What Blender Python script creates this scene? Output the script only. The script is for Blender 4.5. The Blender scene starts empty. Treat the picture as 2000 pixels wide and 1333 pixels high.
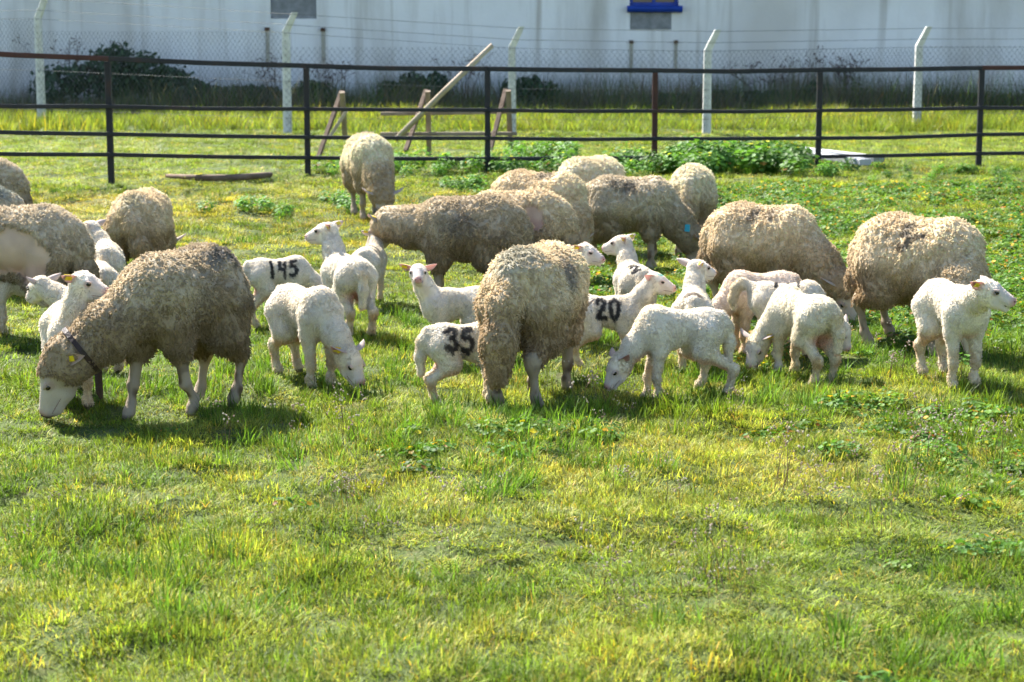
import bpy, bmesh, math, random
import numpy as np
from mathutils import Vector, Matrix

# ------------------------------------------------------------------ camera, light, exposure
R = math.radians
scene = bpy.context.scene
F_PX, CX, CY, HORIZON, CAM_Z = 3889.0, 1000.0, 666.5, 45.0, 1.65     # photo pixels (2000 wide), metres
PITCH = math.atan((CY - HORIZON) / F_PX)
cam_data = bpy.data.cameras.new('camera')
cam_data.sensor_width = 36.0
cam_data.lens = 36.0 * F_PX / 2000.0
cam_data.clip_start = 0.1
cam_data.clip_end = 2000.0
cam_data.dof.use_dof = True
cam_data.dof.focus_distance = 9.0
cam_data.dof.aperture_fstop = 5.6
camera = bpy.data.objects.new('camera', cam_data)
scene.collection.objects.link(camera)
camera.location = (0, 0, CAM_Z)
camera.rotation_euler = (math.pi / 2 - PITCH, 0, 0)
scene.camera = camera

SUN_EL, SUN_AZ = R(47), R(-38)          # azimuth from +Y (away from the camera) towards +X
world = bpy.data.worlds.new('World')
scene.world = world
world.use_nodes = True
wn = world.node_tree
sky = wn.nodes.new('ShaderNodeTexSky')
sky.sky_type = 'NISHITA'
sky.sun_disc = False
sky.sun_elevation = SUN_EL
sky.sun_rotation = SUN_AZ
sky.air_density = 1.0
sky.dust_density = 0.6
wn.links.new(sky.outputs[0], wn.nodes['Background'].inputs[0])
wn.nodes['Background'].inputs[1].default_value = 0.085
sun_data = bpy.data.lights.new('sun', 'SUN')
sun_data.energy = 5.0
sun_data.angle = R(0.55)
sun_data.color = (1.0, 0.955, 0.87)
sun = bpy.data.objects.new('sun', sun_data)
scene.collection.objects.link(sun)
sun_dir = Vector((math.sin(SUN_AZ) * math.cos(SUN_EL), math.cos(SUN_AZ) * math.cos(SUN_EL), math.sin(SUN_EL)))
sun.rotation_euler = sun_dir.to_track_quat('Z', 'Y').to_euler()
sun.location = sun_dir * 30
vs = scene.view_settings
vs.view_transform = 'Standard'
vs.look = 'None'
vs.exposure = 1.75
vs.gamma = 1.0
vs.use_curve_mapping = False
scene.render.engine = 'CYCLES'
cy = scene.cycles
cy.max_bounces = 4
cy.diffuse_bounces = 2
cy.glossy_bounces = 2
cy.transmission_bounces = 3
cy.transparent_max_bounces = 6
cy.use_denoising = True
cy.use_adaptive_sampling = True
cy.adaptive_threshold = 0.035
cy.caustics_reflective = False
cy.caustics_refractive = False
scene.cycles_curves.shape = 'RIBBONS'
scene.cycles_curves.subdivisions = 2

rng = np.random.default_rng(11)
random.seed(11)

# ------------------------------------------------------------------ small helpers
def _hash(ix, iy, iz, seed):
    n = (ix * 374761393 + iy * 668265263 + iz * 2147483647 + seed * 1274126177) & 0xffffffff
    n = ((n ^ (n >> 13)) * 1274126177) & 0xffffffff
    n = (n ^ (n >> 16)) * 2246822519 & 0xffffffff
    return ((n ^ (n >> 15)) & 0xffff) / 65535.0

def noise3(P, freq, seed=0):
    """value noise in [-1, 1]"""
    Q = np.asarray(P, float) * freq
    I = np.floor(Q).astype(np.int64)
    f = Q - I
    f = f * f * (3 - 2 * f)
    out = 0
    for dx in (0, 1):
        for dy in (0, 1):
            for dz in (0, 1):
                w = (f[..., 0] if dx else 1 - f[..., 0]) * (f[..., 1] if dy else 1 - f[..., 1]) * (f[..., 2] if dz else 1 - f[..., 2])
                out = out + w * _hash(I[..., 0] + dx, I[..., 1] + dy, I[..., 2] + dz, seed)
    return out * 2 - 1

def noise2(x, y, freq, seed=0):
    x = np.asarray(x, float); y = np.asarray(y, float)
    return noise3(np.stack([x, y, np.zeros_like(x) + 0.37], -1), freq, seed)

def smooth(a, b, x):
    t = np.clip((x - a) / (b - a), 0, 1)
    return t * t * (3 - 2 * t)

def ground_h(x, y):
    x = np.asarray(x, float); y = np.asarray(y, float)
    near = 1 - smooth(20, 26, y)
    h = 0.035 * noise2(x, y, 0.55, 3) + near * (0.036 * noise2(x, y * 1.25, 1.5, 5) + 0.040 * noise2(x, y, 3.4, 9))
    return h

def ray(px, py):
    """world direction of a photo pixel"""
    v = Vector(((px - CX) / F_PX, 1.0, -(py - CY) / F_PX))
    c, s = math.cos(PITCH), math.sin(PITCH)
    return Vector((v.x, v.y * c + v.z * s, -v.y * s + v.z * c))

def ground_at(px, py):
    """point of the ground seen at a photo pixel"""
    d = ray(px, py)
    z = 0.0
    for _ in range(6):
        t = (z - CAM_Z) / d.z
        z = float(ground_h(d.x * t, d.y * t))
    return Vector((d.x * t, d.y * t, z))

def at(px, py, Y):
    """point on the vertical plane y = Y seen at a photo pixel"""
    d = ray(px, py)
    t = Y / d.y
    return Vector((d.x * t, Y, CAM_Z + d.z * t))

def link(o, parent=None):
    scene.collection.objects.link(o)
    if parent is not None:
        o.parent = parent
    return o

def mesh_obj(name, verts, faces, mat=None, parent=None, smooth_shade=False, cols=None):
    me = bpy.data.meshes.new(name)
    verts = np.asarray(verts, dtype=np.float32).reshape(-1, 3)
    if isinstance(faces, np.ndarray):
        n, k = faces.shape
        me.vertices.add(len(verts))
        me.vertices.foreach_set('co', verts.ravel())
        me.loops.add(n * k)
        me.loops.foreach_set('vertex_index', faces.astype(np.int32).ravel())
        me.polygons.add(n)
        me.polygons.foreach_set('loop_start', np.arange(0, n * k, k, dtype=np.int32))
        me.update(calc_edges=True)
    else:
        me.from_pydata([tuple(v) for v in verts], [], faces)
    if smooth_shade:
        me.polygons.foreach_set('use_smooth', np.ones(len(me.polygons), dtype=bool))
    if cols is not None:
        a = me.color_attributes.new('tint', 'FLOAT_COLOR', 'POINT')
        c = np.ones((len(verts), 4), dtype=np.float32)
        c[:, :3] = cols
        a.data.foreach_set('color', c.ravel())
    if mat is not None:
        me.materials.append(mat)
    o = bpy.data.objects.new(name, me)
    return link(o, parent)

def tag(o, label=None, category=None, group=None, kind=None):
    for k, v in (('label', label), ('category', category), ('group', group), ('kind', kind)):
        if v:
            o[k] = v
    return o

def empty(name, loc=(0, 0, 0), rz=0.0, s=1.0):
    o = bpy.data.objects.new(name, None)
    o.empty_display_size = 0.1
    o.location = loc
    o.rotation_euler = (0, 0, rz)
    o.scale = (s, s, s)
    return link(o)

class MB:
    """collects boxes, bars and tubes into one mesh"""
    def __init__(self):
        self.v, self.f = [], []
    def add(self, vs_, fs_):
        n = len(self.v)
        self.v += [tuple(q) for q in vs_]
        self.f += [tuple(i + n for i in q) for q in fs_]
    def tube(self, pts, r, n=6, squash=None, cap=True, twist=0.0):
        pts = [Vector(p) for p in pts]
        rs = r if isinstance(r, (list, tuple)) else [r] * len(pts)
        rings = []
        for i, p in enumerate(pts):
            d = (pts[min(i + 1, len(pts) - 1)] - pts[max(i - 1, 0)]).normalized()
            up = Vector((0, 0, 1)) if abs(d.z) < 0.9 else Vector((0, 1, 0))
            a = d.cross(up).normalized()
            b = d.cross(a).normalized()
            rings.append([p + (a * math.cos(t) * rs[i] + b * math.sin(t) * rs[i] * (squash or 1)) for t in [twist + 2 * math.pi * k / n for k in range(n)]])
        fs_ = []
        for i in range(len(pts) - 1):
            for k in range(n):
                fs_.append((i * n + k, i * n + (k + 1) % n, (i + 1) * n + (k + 1) % n, (i + 1) * n + k))
        if cap:
            fs_.append(tuple(range(n - 1, -1, -1)))
            fs_.append(tuple((len(pts) - 1) * n + k for k in range(n)))
        self.add([q for rg in rings for q in rg], fs_)
        return self
    def bar(self, a, b, w, h):
        """rectangular bar from a to b, w across, h high"""
        return self.tube([a, b], math.sqrt(0.5), 4, twist=math.pi / 4) if False else self._bar(a, b, w, h)
    def _bar(self, a, b, w, h):
        a, b = Vector(a), Vector(b)
        d = (b - a).normalized()
        up = Vector((0, 0, 1)) if abs(d.z) < 0.9 else Vector((0, 1, 0))
        x = d.cross(up).normalized() * (w / 2)
        y = x.cross(d).normalized() * (h / 2)
        c = min(w, h) * 0.12
        ex, ey = x.normalized() * c, y.normalized() * c
        sec = [x - ex + y, x + y - ey, x - y + ey, x - ex - y, -x + ex - y, -x - y + ey, -x + y - ey, -x + ex + y]
        vs_ = [a + q for q in sec] + [b + q for q in sec]
        fs_ = [(k, (k + 1) % 8, 8 + (k + 1) % 8, 8 + k) for k in range(8)] + [tuple(range(7, -1, -1)), tuple(range(8, 16))]
        self.add(vs_, fs_)
        return self
    def box(self, lo, hi):
        (x0, y0, z0), (x1, y1, z1) = lo, hi
        self.add([(x0, y0, z0), (x1, y0, z0), (x1, y1, z0), (x0, y1, z0), (x0, y0, z1), (x1, y0, z1), (x1, y1, z1), (x0, y1, z1)],
                 [(0, 3, 2, 1), (4, 5, 6, 7), (0, 1, 5, 4), (1, 2, 6, 5), (2, 3, 7, 6), (3, 0, 4, 7)])
        return self
    def build(self, name, mat, parent=None, smooth_shade=False):
        return mesh_obj(name, self.v, self.f, mat, parent, smooth_shade)

# ------------------------------------------------------------------ materials
def new_mat(name):
    m = bpy.data.materials.new(name)
    m.use_nodes = True
    nt = m.node_tree
    nt.nodes.clear()
    out = nt.nodes.new('ShaderNodeOutputMaterial')
    return m, nt, out

def nd(nt, typ, **kw):
    n = nt.nodes.new(typ)
    for k, v in kw.items():
        if k in ('inputs',):
            for kk, vv in v.items():
                n.inputs[kk].default_value = vv
        else:
            setattr(n, k, v)
    return n

def principled(nt, out, rough=0.8, spec=0.3):
    b = nt.nodes.new('ShaderNodeBsdfPrincipled')
    b.inputs['Roughness'].default_value = rough
    b.inputs['Specular IOR Level'].default_value = spec
    nt.links.new(b.outputs[0], out.inputs[0])
    return b

def ramp(nt, stops, fac=None):
    r = nt.nodes.new('ShaderNodeValToRGB')
    e = r.color_ramp.elements
    while len(e) < len(stops):
        e.new(0.5)
    for q, (p, c) in zip(e, stops):
        q.position = p
        q.color = (*c, 1) if len(c) == 3 else c
    if fac is not None:
        nt.links.new(fac, r.inputs[0])
    return r

def mottled(name, c1, c2, scale=8.0, rough=0.8, bump=0.2, bump_scale=60.0, stretch=(1, 1, 1), spec=0.3, coords='Object', c3=None, detail=6.0):
    """a surface whose colour wanders between two or three tones, with fine relief"""
    m, nt, out = new_mat(name)
    b = principled(nt, out, rough, spec)
    tc = nt.nodes.new('ShaderNodeTexCoord')
    mp = nt.nodes.new('ShaderNodeMapping')
    mp.inputs['Scale'].default_value = stretch
    nt.links.new(tc.outputs[coords], mp.inputs[0])
    n1 = nd(nt, 'ShaderNodeTexNoise', inputs={'Scale': scale, 'Detail': detail, 'Roughness': 0.65})
    nt.links.new(mp.outputs[0], n1.inputs['Vector'])
    stops = [(0.3, c1), (0.7, c2)] if c3 is None else [(0.3, c1), (0.55, c2), (0.72, c3)]
    r = ramp(nt, stops, n1.outputs['Fac'])
    nt.links.new(r.outputs[0], b.inputs['Base Color'])
    n2 = nd(nt, 'ShaderNodeTexNoise', inputs={'Scale': bump_scale, 'Detail': 4.0})
    nt.links.new(mp.outputs[0], n2.inputs['Vector'])
    bp = nd(nt, 'ShaderNodeBump', inputs={'Strength': bump, 'Distance': 0.02})
    nt.links.new(n2.outputs['Fac'], bp.inputs['Height'])
    nt.links.new(bp.outputs[0], b.inputs['Normal'])
    return m

def leaf_mat(name, transl=0.45, rough=0.5, spec=0.25, attr='INSTANCER', gain=1.0):
    """thin leaf: colour from the 'tint' attribute, light passes through"""
    m, nt, out = new_mat(name)
    at_ = nt.nodes.new('ShaderNodeAttribute')
    at_.attribute_type = attr
    at_.attribute_name = 'tint'
    col = at_.outputs['Color']
    if attr == 'INSTANCER':      # blade tone stored on the clump mesh multiplies the tint of the instance
        a2 = nt.nodes.new('ShaderNodeAttribute')
        a2.attribute_type = 'GEOMETRY'
        a2.attribute_name = 'tone'
        mx = nd(nt, 'ShaderNodeMix', data_type='RGBA', blend_type='MULTIPLY')
        mx.inputs[0].default_value = 1.0
        nt.links.new(col, mx.inputs[6]); nt.links.new(a2.outputs['Color'], mx.inputs[7])
        col = mx.outputs[2]
    b = principled(nt, out, rough, spec)
    nt.links.new(col, b.inputs['Base Color'])
    tr = nt.nodes.new('ShaderNodeBsdfTranslucent')
    br = nd(nt, 'ShaderNodeMix', data_type='RGBA', blend_type='MULTIPLY')
    br.inputs[0].default_value = 1.0
    nt.links.new(col, br.inputs[6])
    br.inputs[7].default_value = (1.18, 1.20, 0.65, 1)
    nt.links.new(br.outputs[2], tr.inputs[0])
    ms = nt.nodes.new('ShaderNodeMixShader')
    ms.inputs[0].default_value = transl
    nt.links.new(b.outputs[0], ms.inputs[1]); nt.links.new(tr.outputs[0], ms.inputs[2])
    nt.links.new(ms.outputs[0], out.inputs[0])
    return m

def attr_mat(name, rough=0.85, spec=0.2, attr='tint', bump=0.0, bump_scale=120.0, transl=0.0, sheen=0.0):
    m, nt, out = new_mat(name)
    b = principled(nt, out, rough, spec)
    a = nt.nodes.new('ShaderNodeAttribute')
    a.attribute_name = attr
    nt.links.new(a.outputs['Color'], b.inputs['Base Color'])
    if sheen:
        b.inputs['Sheen Weight'].default_value = sheen
        b.inputs['Sheen Roughness'].default_value = 0.5
    if bump:
        tc = nt.nodes.new('ShaderNodeTexCoord')
        n2 = nd(nt, 'ShaderNodeTexNoise', inputs={'Scale': bump_scale, 'Detail': 3.0})
        nt.links.new(tc.outputs['Object'], n2.inputs['Vector'])
        bp = nd(nt, 'ShaderNodeBump', inputs={'Strength': bump, 'Distance': 0.01})
        nt.links.new(n2.outputs['Fac'], bp.inputs['Height'])
        nt.links.new(bp.outputs[0], b.inputs['Normal'])
    if transl:
        tr = nt.nodes.new('ShaderNodeBsdfTranslucent')
        nt.links.new(a.outputs['Color'], tr.inputs[0])
        ms = nt.nodes.new('ShaderNodeMixShader')
        ms.inputs[0].default_value = transl
        nt.links.new(b.outputs[0], ms.inputs[1]); nt.links.new(tr.outputs[0], ms.inputs[2])
        nt.links.new(ms.outputs[0], out.inputs[0])
    return m

def flat(name, c, rough=0.6, spec=0.4):
    m, nt, out = new_mat(name)
    b = principled(nt, out, rough, spec)
    n1 = nd(nt, 'ShaderNodeTexNoise', inputs={'Scale': 40.0, 'Detail': 3.0})
    r = ramp(nt, [(0.3, tuple(q * 0.85 for q in c)), (0.7, c)], n1.outputs['Fac'])
    nt.links.new(r.outputs[0], b.inputs['Base Color'])
    return m
# ------------------------------------------------------------------ animals: one smooth body surface from blended limbs
def smin(a, b, k):
    h = np.maximum(k - np.abs(a - b), 0.0) / k
    return np.minimum(a, b) - h * h * k * 0.25

def prim_dist(p, P):
    X, Y, Z = P
    if p[0] == 'c':
        _, a, b, ra, rb, _z = p
        a0, a1, a2 = (np.float32(q) for q in a)
        d0, d1, d2 = (np.float32(q) for q in b - a)
        x, y, z = X - a0, Y - a1, Z - a2
        t = np.clip((x * d0 + y * d1 + z * d2) * np.float32(1.0 / max(float((b - a) @ (b - a)), 1e-9)), 0, 1)
        x = x - t * d0; y = y - t * d1; z = z - t * d2
        return np.sqrt(x * x + y * y + z * z) - (np.float32(ra) + np.float32(rb - ra) * t)
    _, c, r, M, _z = p
    x, y, z = X - np.float32(c[0]), Y - np.float32(c[1]), Z - np.float32(c[2])
    M = M.astype(np.float32); i_ = (1.0 / r).astype(np.float32)
    q = [(x * M[0, k] + y * M[1, k] + z * M[2, k]) * i_[k] for k in range(3)]
    k0 = np.sqrt(q[0] * q[0] + q[1] * q[1] + q[2] * q[2])
    k1 = np.sqrt((q[0] * i_[0]) ** 2 + (q[1] * i_[1]) ** 2 + (q[2] * i_[2]) ** 2)
    return k0 * (k0 - np.float32(1.0)) / np.maximum(k1, np.float32(1e-6))

def split3(P):
    P = np.asarray(P, np.float32)
    return [np.ascontiguousarray(P[..., i]) for i in range(3)]

def prim_box(p, m):
    if p[0] == 'c':
        _, a, b, ra, rb, _z = p
        return np.minimum(a - ra, b - rb) - m, np.maximum(a + ra, b + rb) + m
    r = np.max(p[2])
    return p[1] - r - m, p[1] + r + m

class Body:
    def __init__(self, kw, kb, kj):
        self.prims, self.kw, self.kb, self.kj, self.bald, self.sx = [], kw, kb, kj, [], 1.0
    def cone(self, a, b, ra, rb, z=0):
        k = np.array([self.sx, 1, 1])
        self.prims.append(('c', np.array(a, float) * k, np.array(b, float) * k, ra, rb, z))
    def ell(self, c, r, M=None, z=0):
        k = np.array([self.sx, 1, 1])
        self.prims.append(('e', np.array(c, float) * k, np.array(r, float) * k, np.eye(3) if M is None else np.asarray(M, float), z))
    def zones(self, P):
        C = split3(P)
        d = [np.full(C[0].shape, 1.0, np.float32), np.full(C[0].shape, 1.0, np.float32)]
        for p in self.prims:
            z = p[-1]
            d[z] = smin(d[z], prim_dist(p, C), np.float32(self.kb if z else self.kw))
        return self._inset(d[0], P), d[1]
    def _inset(self, dw, P):
        for c, r in self.bald:
            q = np.linalg.norm((P - c) / r, axis=-1) + 0.22 * noise3(P, 9, 301) + 0.10 * noise3(P, 26, 303)
            dw = dw + 0.026 * (1 - smooth(0.80, 1.08, q))
        return dw
    def dist(self, P):
        a, b = self.zones(P)
        return smin(a, b, np.float32(self.kj))
    def normals(self, P, e=0.003):
        g = 0
        for k in ((1, -1, -1), (-1, -1, 1), (-1, 1, -1), (1, 1, 1)):
            k = np.array(k, float)
            g = g + self.dist(P + k * e)[..., None] * k
        return g / np.maximum(np.linalg.norm(g, axis=-1, keepdims=True), 1e-9)
    def mesh(self, h):
        lo = np.min([prim_box(p, 0)[0] for p in self.prims], 0) - 2 * h
        hi = np.max([prim_box(p, 0)[1] for p in self.prims], 0) + 2 * h
        n = np.ceil((hi - lo) / h).astype(int) + 1
        ax = [lo[i] + h * np.arange(n[i]) for i in range(3)]
        D = [np.full(n, 1.0, np.float32), np.full(n, 1.0, np.float32)]
        for p in self.prims:
            z = p[-1]
            k = self.kb if z else self.kw
            a, b = prim_box(p, k + 2.5 * h)
            i0 = np.clip(np.floor((a - lo) / h).astype(int), 0, n)
            i1 = np.clip(np.ceil((b - lo) / h).astype(int) + 1, 0, n)
            sl = tuple(slice(i0[i], i1[i]) for i in range(3))
            G = [ax[0][sl[0]].astype(np.float32)[:, None, None], ax[1][sl[1]].astype(np.float32)[None, :, None], ax[2][sl[2]].astype(np.float32)[None, None, :]]
            D[z][sl] = smin(D[z][sl], prim_dist(p, G), np.float32(k))
        if self.bald:
            G = np.stack(np.meshgrid(*ax, indexing='ij'), -1)
            D[0] = self._inset(D[0], G)
        D = smin(D[0], D[1], self.kj)
        S = D < 0
        nc = n - 1
        acc = np.zeros((*nc, 3)); cnt = np.zeros(nc)
        cr = [(0, 0, 0), (1, 0, 0), (0, 1, 0), (1, 1, 0), (0, 0, 1), (1, 0, 1), (0, 1, 1), (1, 1, 1)]
        sub = lambda A, c: A[c[0]:c[0] + nc[0], c[1]:c[1] + nc[1], c[2]:c[2] + nc[2]]
        for i in range(8):
            for j in range(i + 1, 8):
                if sum(abs(a - b) for a, b in zip(cr[i], cr[j])) != 1:
                    continue
                a, b = sub(D, cr[i]), sub(D, cr[j])
                m = (a < 0) != (b < 0)
                t = np.where(m, a / np.where(m, a - b, 1), 0)
                for q in range(3):
                    acc[..., q] += np.where(m, cr[i][q] + t * (cr[j][q] - cr[i][q]), 0)
                cnt += m
        act = cnt > 0
        idx = np.full(nc, -1); idx[act] = np.arange(act.sum())
        cell = np.argwhere(act)
        V = lo + h * (cell + acc[act] / cnt[act][:, None])
        F = []
        for q in range(3):
            u, v = (q + 1) % 3, (q + 2) % 3
            sl0 = [slice(1, nc[i]) for i in range(3)]; sl0[q] = slice(0, nc[q])
            sl1 = list(sl0); sl1[q] = slice(1, nc[q] + 1)
            s0, s1 = S[tuple(sl0)], S[tuple(sl1)]
            e = np.argwhere(s0 != s1)
            flip = s0[s0 != s1]
            off = np.array([1 if i != q else 0 for i in range(3)])
            e = e + off
            du, dv = np.eye(3, dtype=int)[u], np.eye(3, dtype=int)[v]
            quad = np.stack([idx[tuple((e - du - dv).T)], idx[tuple((e - dv).T)], idx[tuple(e.T)], idx[tuple((e - du).T)]], -1)
            quad[~flip] = quad[~flip][:, ::-1]
            F.append(quad)
        F = np.concatenate(F)
        F = F[(F >= 0).all(1)]
        N = self.normals(V)
        for _ in range(2):
            V = V - N * np.clip(self.dist(V), -h, h)[:, None]
        N = np.zeros_like(V)
        fn = np.cross(V[F[:, 2]] - V[F[:, 0]], V[F[:, 3]] - V[F[:, 1]])
        for k in range(4):
            for q in range(3):
                N[:, q] += np.bincount(F[:, k], fn[:, q], len(V))
        N /= np.maximum(np.linalg.norm(N, axis=1, keepdims=True), 1e-12)
        return V, F, N

def frame(yaw, pitch, roll=0.0):
    """columns: forward, left, up"""
    cyw, syw, cp, sp = math.cos(yaw), math.sin(yaw), math.cos(pitch), math.sin(pitch)
    f = np.array([cyw * cp, syw * cp, sp]); l = np.array([-syw, cyw, 0.0]); u = np.cross(f, l)
    if roll:
        l, u = l * math.cos(roll) + u * math.sin(roll), u * math.cos(roll) - l * math.sin(roll)
    return np.stack([f, l, u], -1)

DIGITS = {
    '0': [[(.30, 1), (.08, .8), (.04, .5), (.10, .18), (.30, 0), (.5, .18), (.56, .5), (.52, .8), (.30, 1)]],
    '1': [[(.30, 1), (.33, .5), (.33, 0)]],
    '2': [[(.05, .8), (.2, 1), (.45, .95), (.52, .72), (.35, .45), (.08, .05), (.58, .05)]],
    '3': [[(.05, .85), (.25, 1), (.5, .9), (.48, .65), (.28, .53), (.52, .4), (.55, .15), (.3, 0), (.05, .12)]],
    '4': [[(.12, 1), (.08, .5), (.5, .5)], [(.5, .95), (.48, .5), (.5, 0)]],
    '5': [[(.5, 1), (.14, .98), (.1, .6), (.4, .62), (.55, .4), (.5, .12), (.28, 0), (.05, .1)]],
    '-': [[(.05, .5), (.5, .55)]],
}

def stroke_dist(u, v, text):
    d = np.full(np.shape(u), 9.0)
    for i, ch in enumerate(text):
        for poly in DIGITS.get(ch, []):
            for (ax_, ay), (bx, by) in zip(poly[:-1], poly[1:]):
                ax2, bx2 = ax_ + i * 0.85, bx + i * 0.85
                t = np.clip(((u - ax2) * (bx2 - ax2) + (v - ay) * (by - ay)) / max((bx2 - ax2) ** 2 + (by - ay) ** 2, 1e-6), 0, 1)
                d = np.minimum(d, np.hypot(u - ax2 - t * (bx2 - ax2), v - ay - t * (by - ay)))
    return d

def apply_marks(col, P, N, marks):
    for m in marks:
        if m['type'] == 'text':
            o, U, Vv = (np.array(m[k], float) for k in ('o', 'u', 'v'))
            W = np.cross(U, Vv)
            q = P - o
            u, v = q @ U / m['h'], q @ Vv / m['h']
            d = stroke_dist(u, v, m['text']) + 0.05 * noise3(P, 60, 4) + 0.07 * noise3(P, 150, 8)
            w = m.get('w', 0.11)
            a = (1 - smooth(w * 0.55, w * 1.35, d)) * smooth(0.0, 0.25, N @ W)
        else:
            q = np.linalg.norm((P - np.array(m['c'], float)) / np.array(m['r'], float), axis=-1)
            a = (1 - smooth(0.45, 1.1, q + 0.35 * noise3(P, 22, 6)))
        a = a * m.get('a', 0.95)
        col = col * (1 - a[:, None]) + np.array(m['col']) * a[:, None]
    return col

def hair_obj(name, pts, rad, col, mat, parent):
    n, k, _ = pts.shape
    cu = bpy.data.hair_curves.new(name)
    cu.add_curves([k] * n)
    cu.attributes['position'].data.foreach_set('vector', pts.astype(np.float32).ravel()) if 'position' in cu.attributes else cu.position_data.foreach_set('vector', pts.astype(np.float32).ravel())
    ra = cu.attributes.get('radius') or cu.attributes.new('radius', 'FLOAT', 'POINT')
    ra.data.foreach_set('value', rad.astype(np.float32).ravel())
    ca = cu.attributes.new('tint', 'FLOAT_COLOR', 'CURVE')
    c4 = np.ones((n, 4), np.float32); c4[:, :3] = col
    ca.data.foreach_set('color', c4.ravel())
    cu.materials.append(mat)
    o = bpy.data.objects.new(name, cu)
    link(o, parent)
    o['kind'] = 'stuff'
    return o

def sample_surface(V, F, N, W, n, g):
    T = np.concatenate([F[:, [0, 1, 2]], F[:, [0, 2, 3]]])
    ar = 0.5 * np.linalg.norm(np.cross(V[T[:, 1]] - V[T[:, 0]], V[T[:, 2]] - V[T[:, 0]]), axis=1)
    wt = ar * W[T].mean(1)
    tot = wt.sum()
    if n < 0:
        n = int(-n * tot)
    ti = g.choice(len(T), n, p=wt / tot)
    r1, r2 = np.sqrt(g.random(n)), g.random(n)
    b = np.stack([1 - r1, r1 * (1 - r2), r1 * r2], -1)
    Nn = (N[T[ti]] * b[..., None]).sum(1)
    return (V[T[ti]] * b[..., None]).sum(1), Nn / np.linalg.norm(Nn, axis=1, keepdims=True)

def thin(P, N, cell):
    key = np.floor(P / cell).astype(np.int64)
    key = key[:, 0] * 73856093 ^ key[:, 1] * 19349663 ^ key[:, 2] * 83492791
    _, i = np.unique(key, return_index=True)
    return P[i], N[i]

def wool_locks(P, N, g, L, spread, per, K, radius, droop, crimp, clump=0.75, lscale=1.0, sink=0.004):
    """strands that run together into locks: returns (n*per, K, 3) points, radii, lock index"""
    n = len(P)
    down = np.array([0, 0, -1.0]) - (N @ np.array([0, 0, -1.0]))[:, None] * N
    side = 1 - np.abs(N[:, 2:3])
    sw = np.stack([noise3(P, 11, 31), noise3(P, 11, 37), noise3(P, 11, 41)], -1)
    sw = sw - (sw * N).sum(1, keepdims=True) * N
    rn = g.normal(size=(n, 3)); rn = rn - (rn * N).sum(1, keepdims=True) * N
    dirv = N * (0.62 - 0.10 * side) + down * droop * (0.30 + side) + sw * 0.85 + rn * 0.34
    dirv /= np.linalg.norm(dirv, axis=1, keepdims=True)
    Ll = L * (0.75 + 0.5 * g.random(n)) * (1 + 0.25 * noise3(P, 9, 51)) * lscale
    t1 = np.cross(N, dirv + 1e-4); t1 /= np.maximum(np.linalg.norm(t1, axis=1, keepdims=True), 1e-6)
    t2 = np.cross(N, t1)
    ang = g.random((n, per)) * 2 * np.pi
    rr = spread * np.sqrt(g.random((n, per)))
    off = t1[:, None] * (np.cos(ang) * rr)[..., None] + t2[:, None] * (np.sin(ang) * rr)[..., None]
    t = np.linspace(0, 1, K)
    ph = g.random((n, 1)) * 6.28 + g.normal(size=(n, per)) * 0.5
    fr = 1.1 + 0.9 * g.random((n, 1, 1))
    ls = (Ll[:, None] * (0.8 + 0.35 * g.random((n, per))))
    path = (P - sink * N)[:, None, None] + off[:, :, None] * (1 - clump * t ** 0.8)[None, None, :, None]
    path = path + dirv[:, None, None] * (ls[..., None] * t)[..., None]
    path = path + np.array([0, 0, -1.0]) * (ls[..., None] * 0.28 * droop * t ** 2)[..., None]
    wav = crimp * np.sin(6.28 * fr * t + ph[..., None]) * np.minimum(1, 2 * t)
    path = path + t1[:, None, None] * wav[..., None]
    path = path + N[:, None, None] * (0.5 * crimp * np.cos(6.28 * fr * t + ph[..., None]) * t)[..., None]
    rad = radius * (1 - 0.45 * t)[None] * (0.75 + 0.5 * g.random((n * per, 1)))
    return path.reshape(n * per, K, 3), rad, np.repeat(np.arange(n), per)

MAT = {}
def animal_mats():
    MAT['wool'] = attr_mat('wool', 0.95, 0.05, transl=0.48)
    MAT['coat'] = attr_mat('lamb_coat', 0.95, 0.05, transl=0.45)
    MAT['hide'] = attr_mat('hide', 0.85, 0.15, bump=0.35, bump_scale=140.0)
    MAT['ear'] = attr_mat('ear_skin', 0.8, 0.15, transl=0.42)
    MAT['eye'] = flat('eye', (0.012, 0.008, 0.006), 0.12, 0.6)
    MAT['lip'] = flat('lip', (0.22, 0.11, 0.10), 0.7)
    MAT['nostril'] = flat('nostril', (0.06, 0.02, 0.02), 0.6)
    MAT['tag_yellow'] = flat('yellow_plastic', (0.80, 0.58, 0.02), 0.4)
    MAT['tag_blue'] = flat('blue_plastic', (0.03, 0.35, 0.55), 0.4)
    MAT['collar'] = mottled('collar_leather', (0.018, 0.010, 0.008), (0.05, 0.025, 0.02), 30, 0.5, 0.2)

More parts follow.
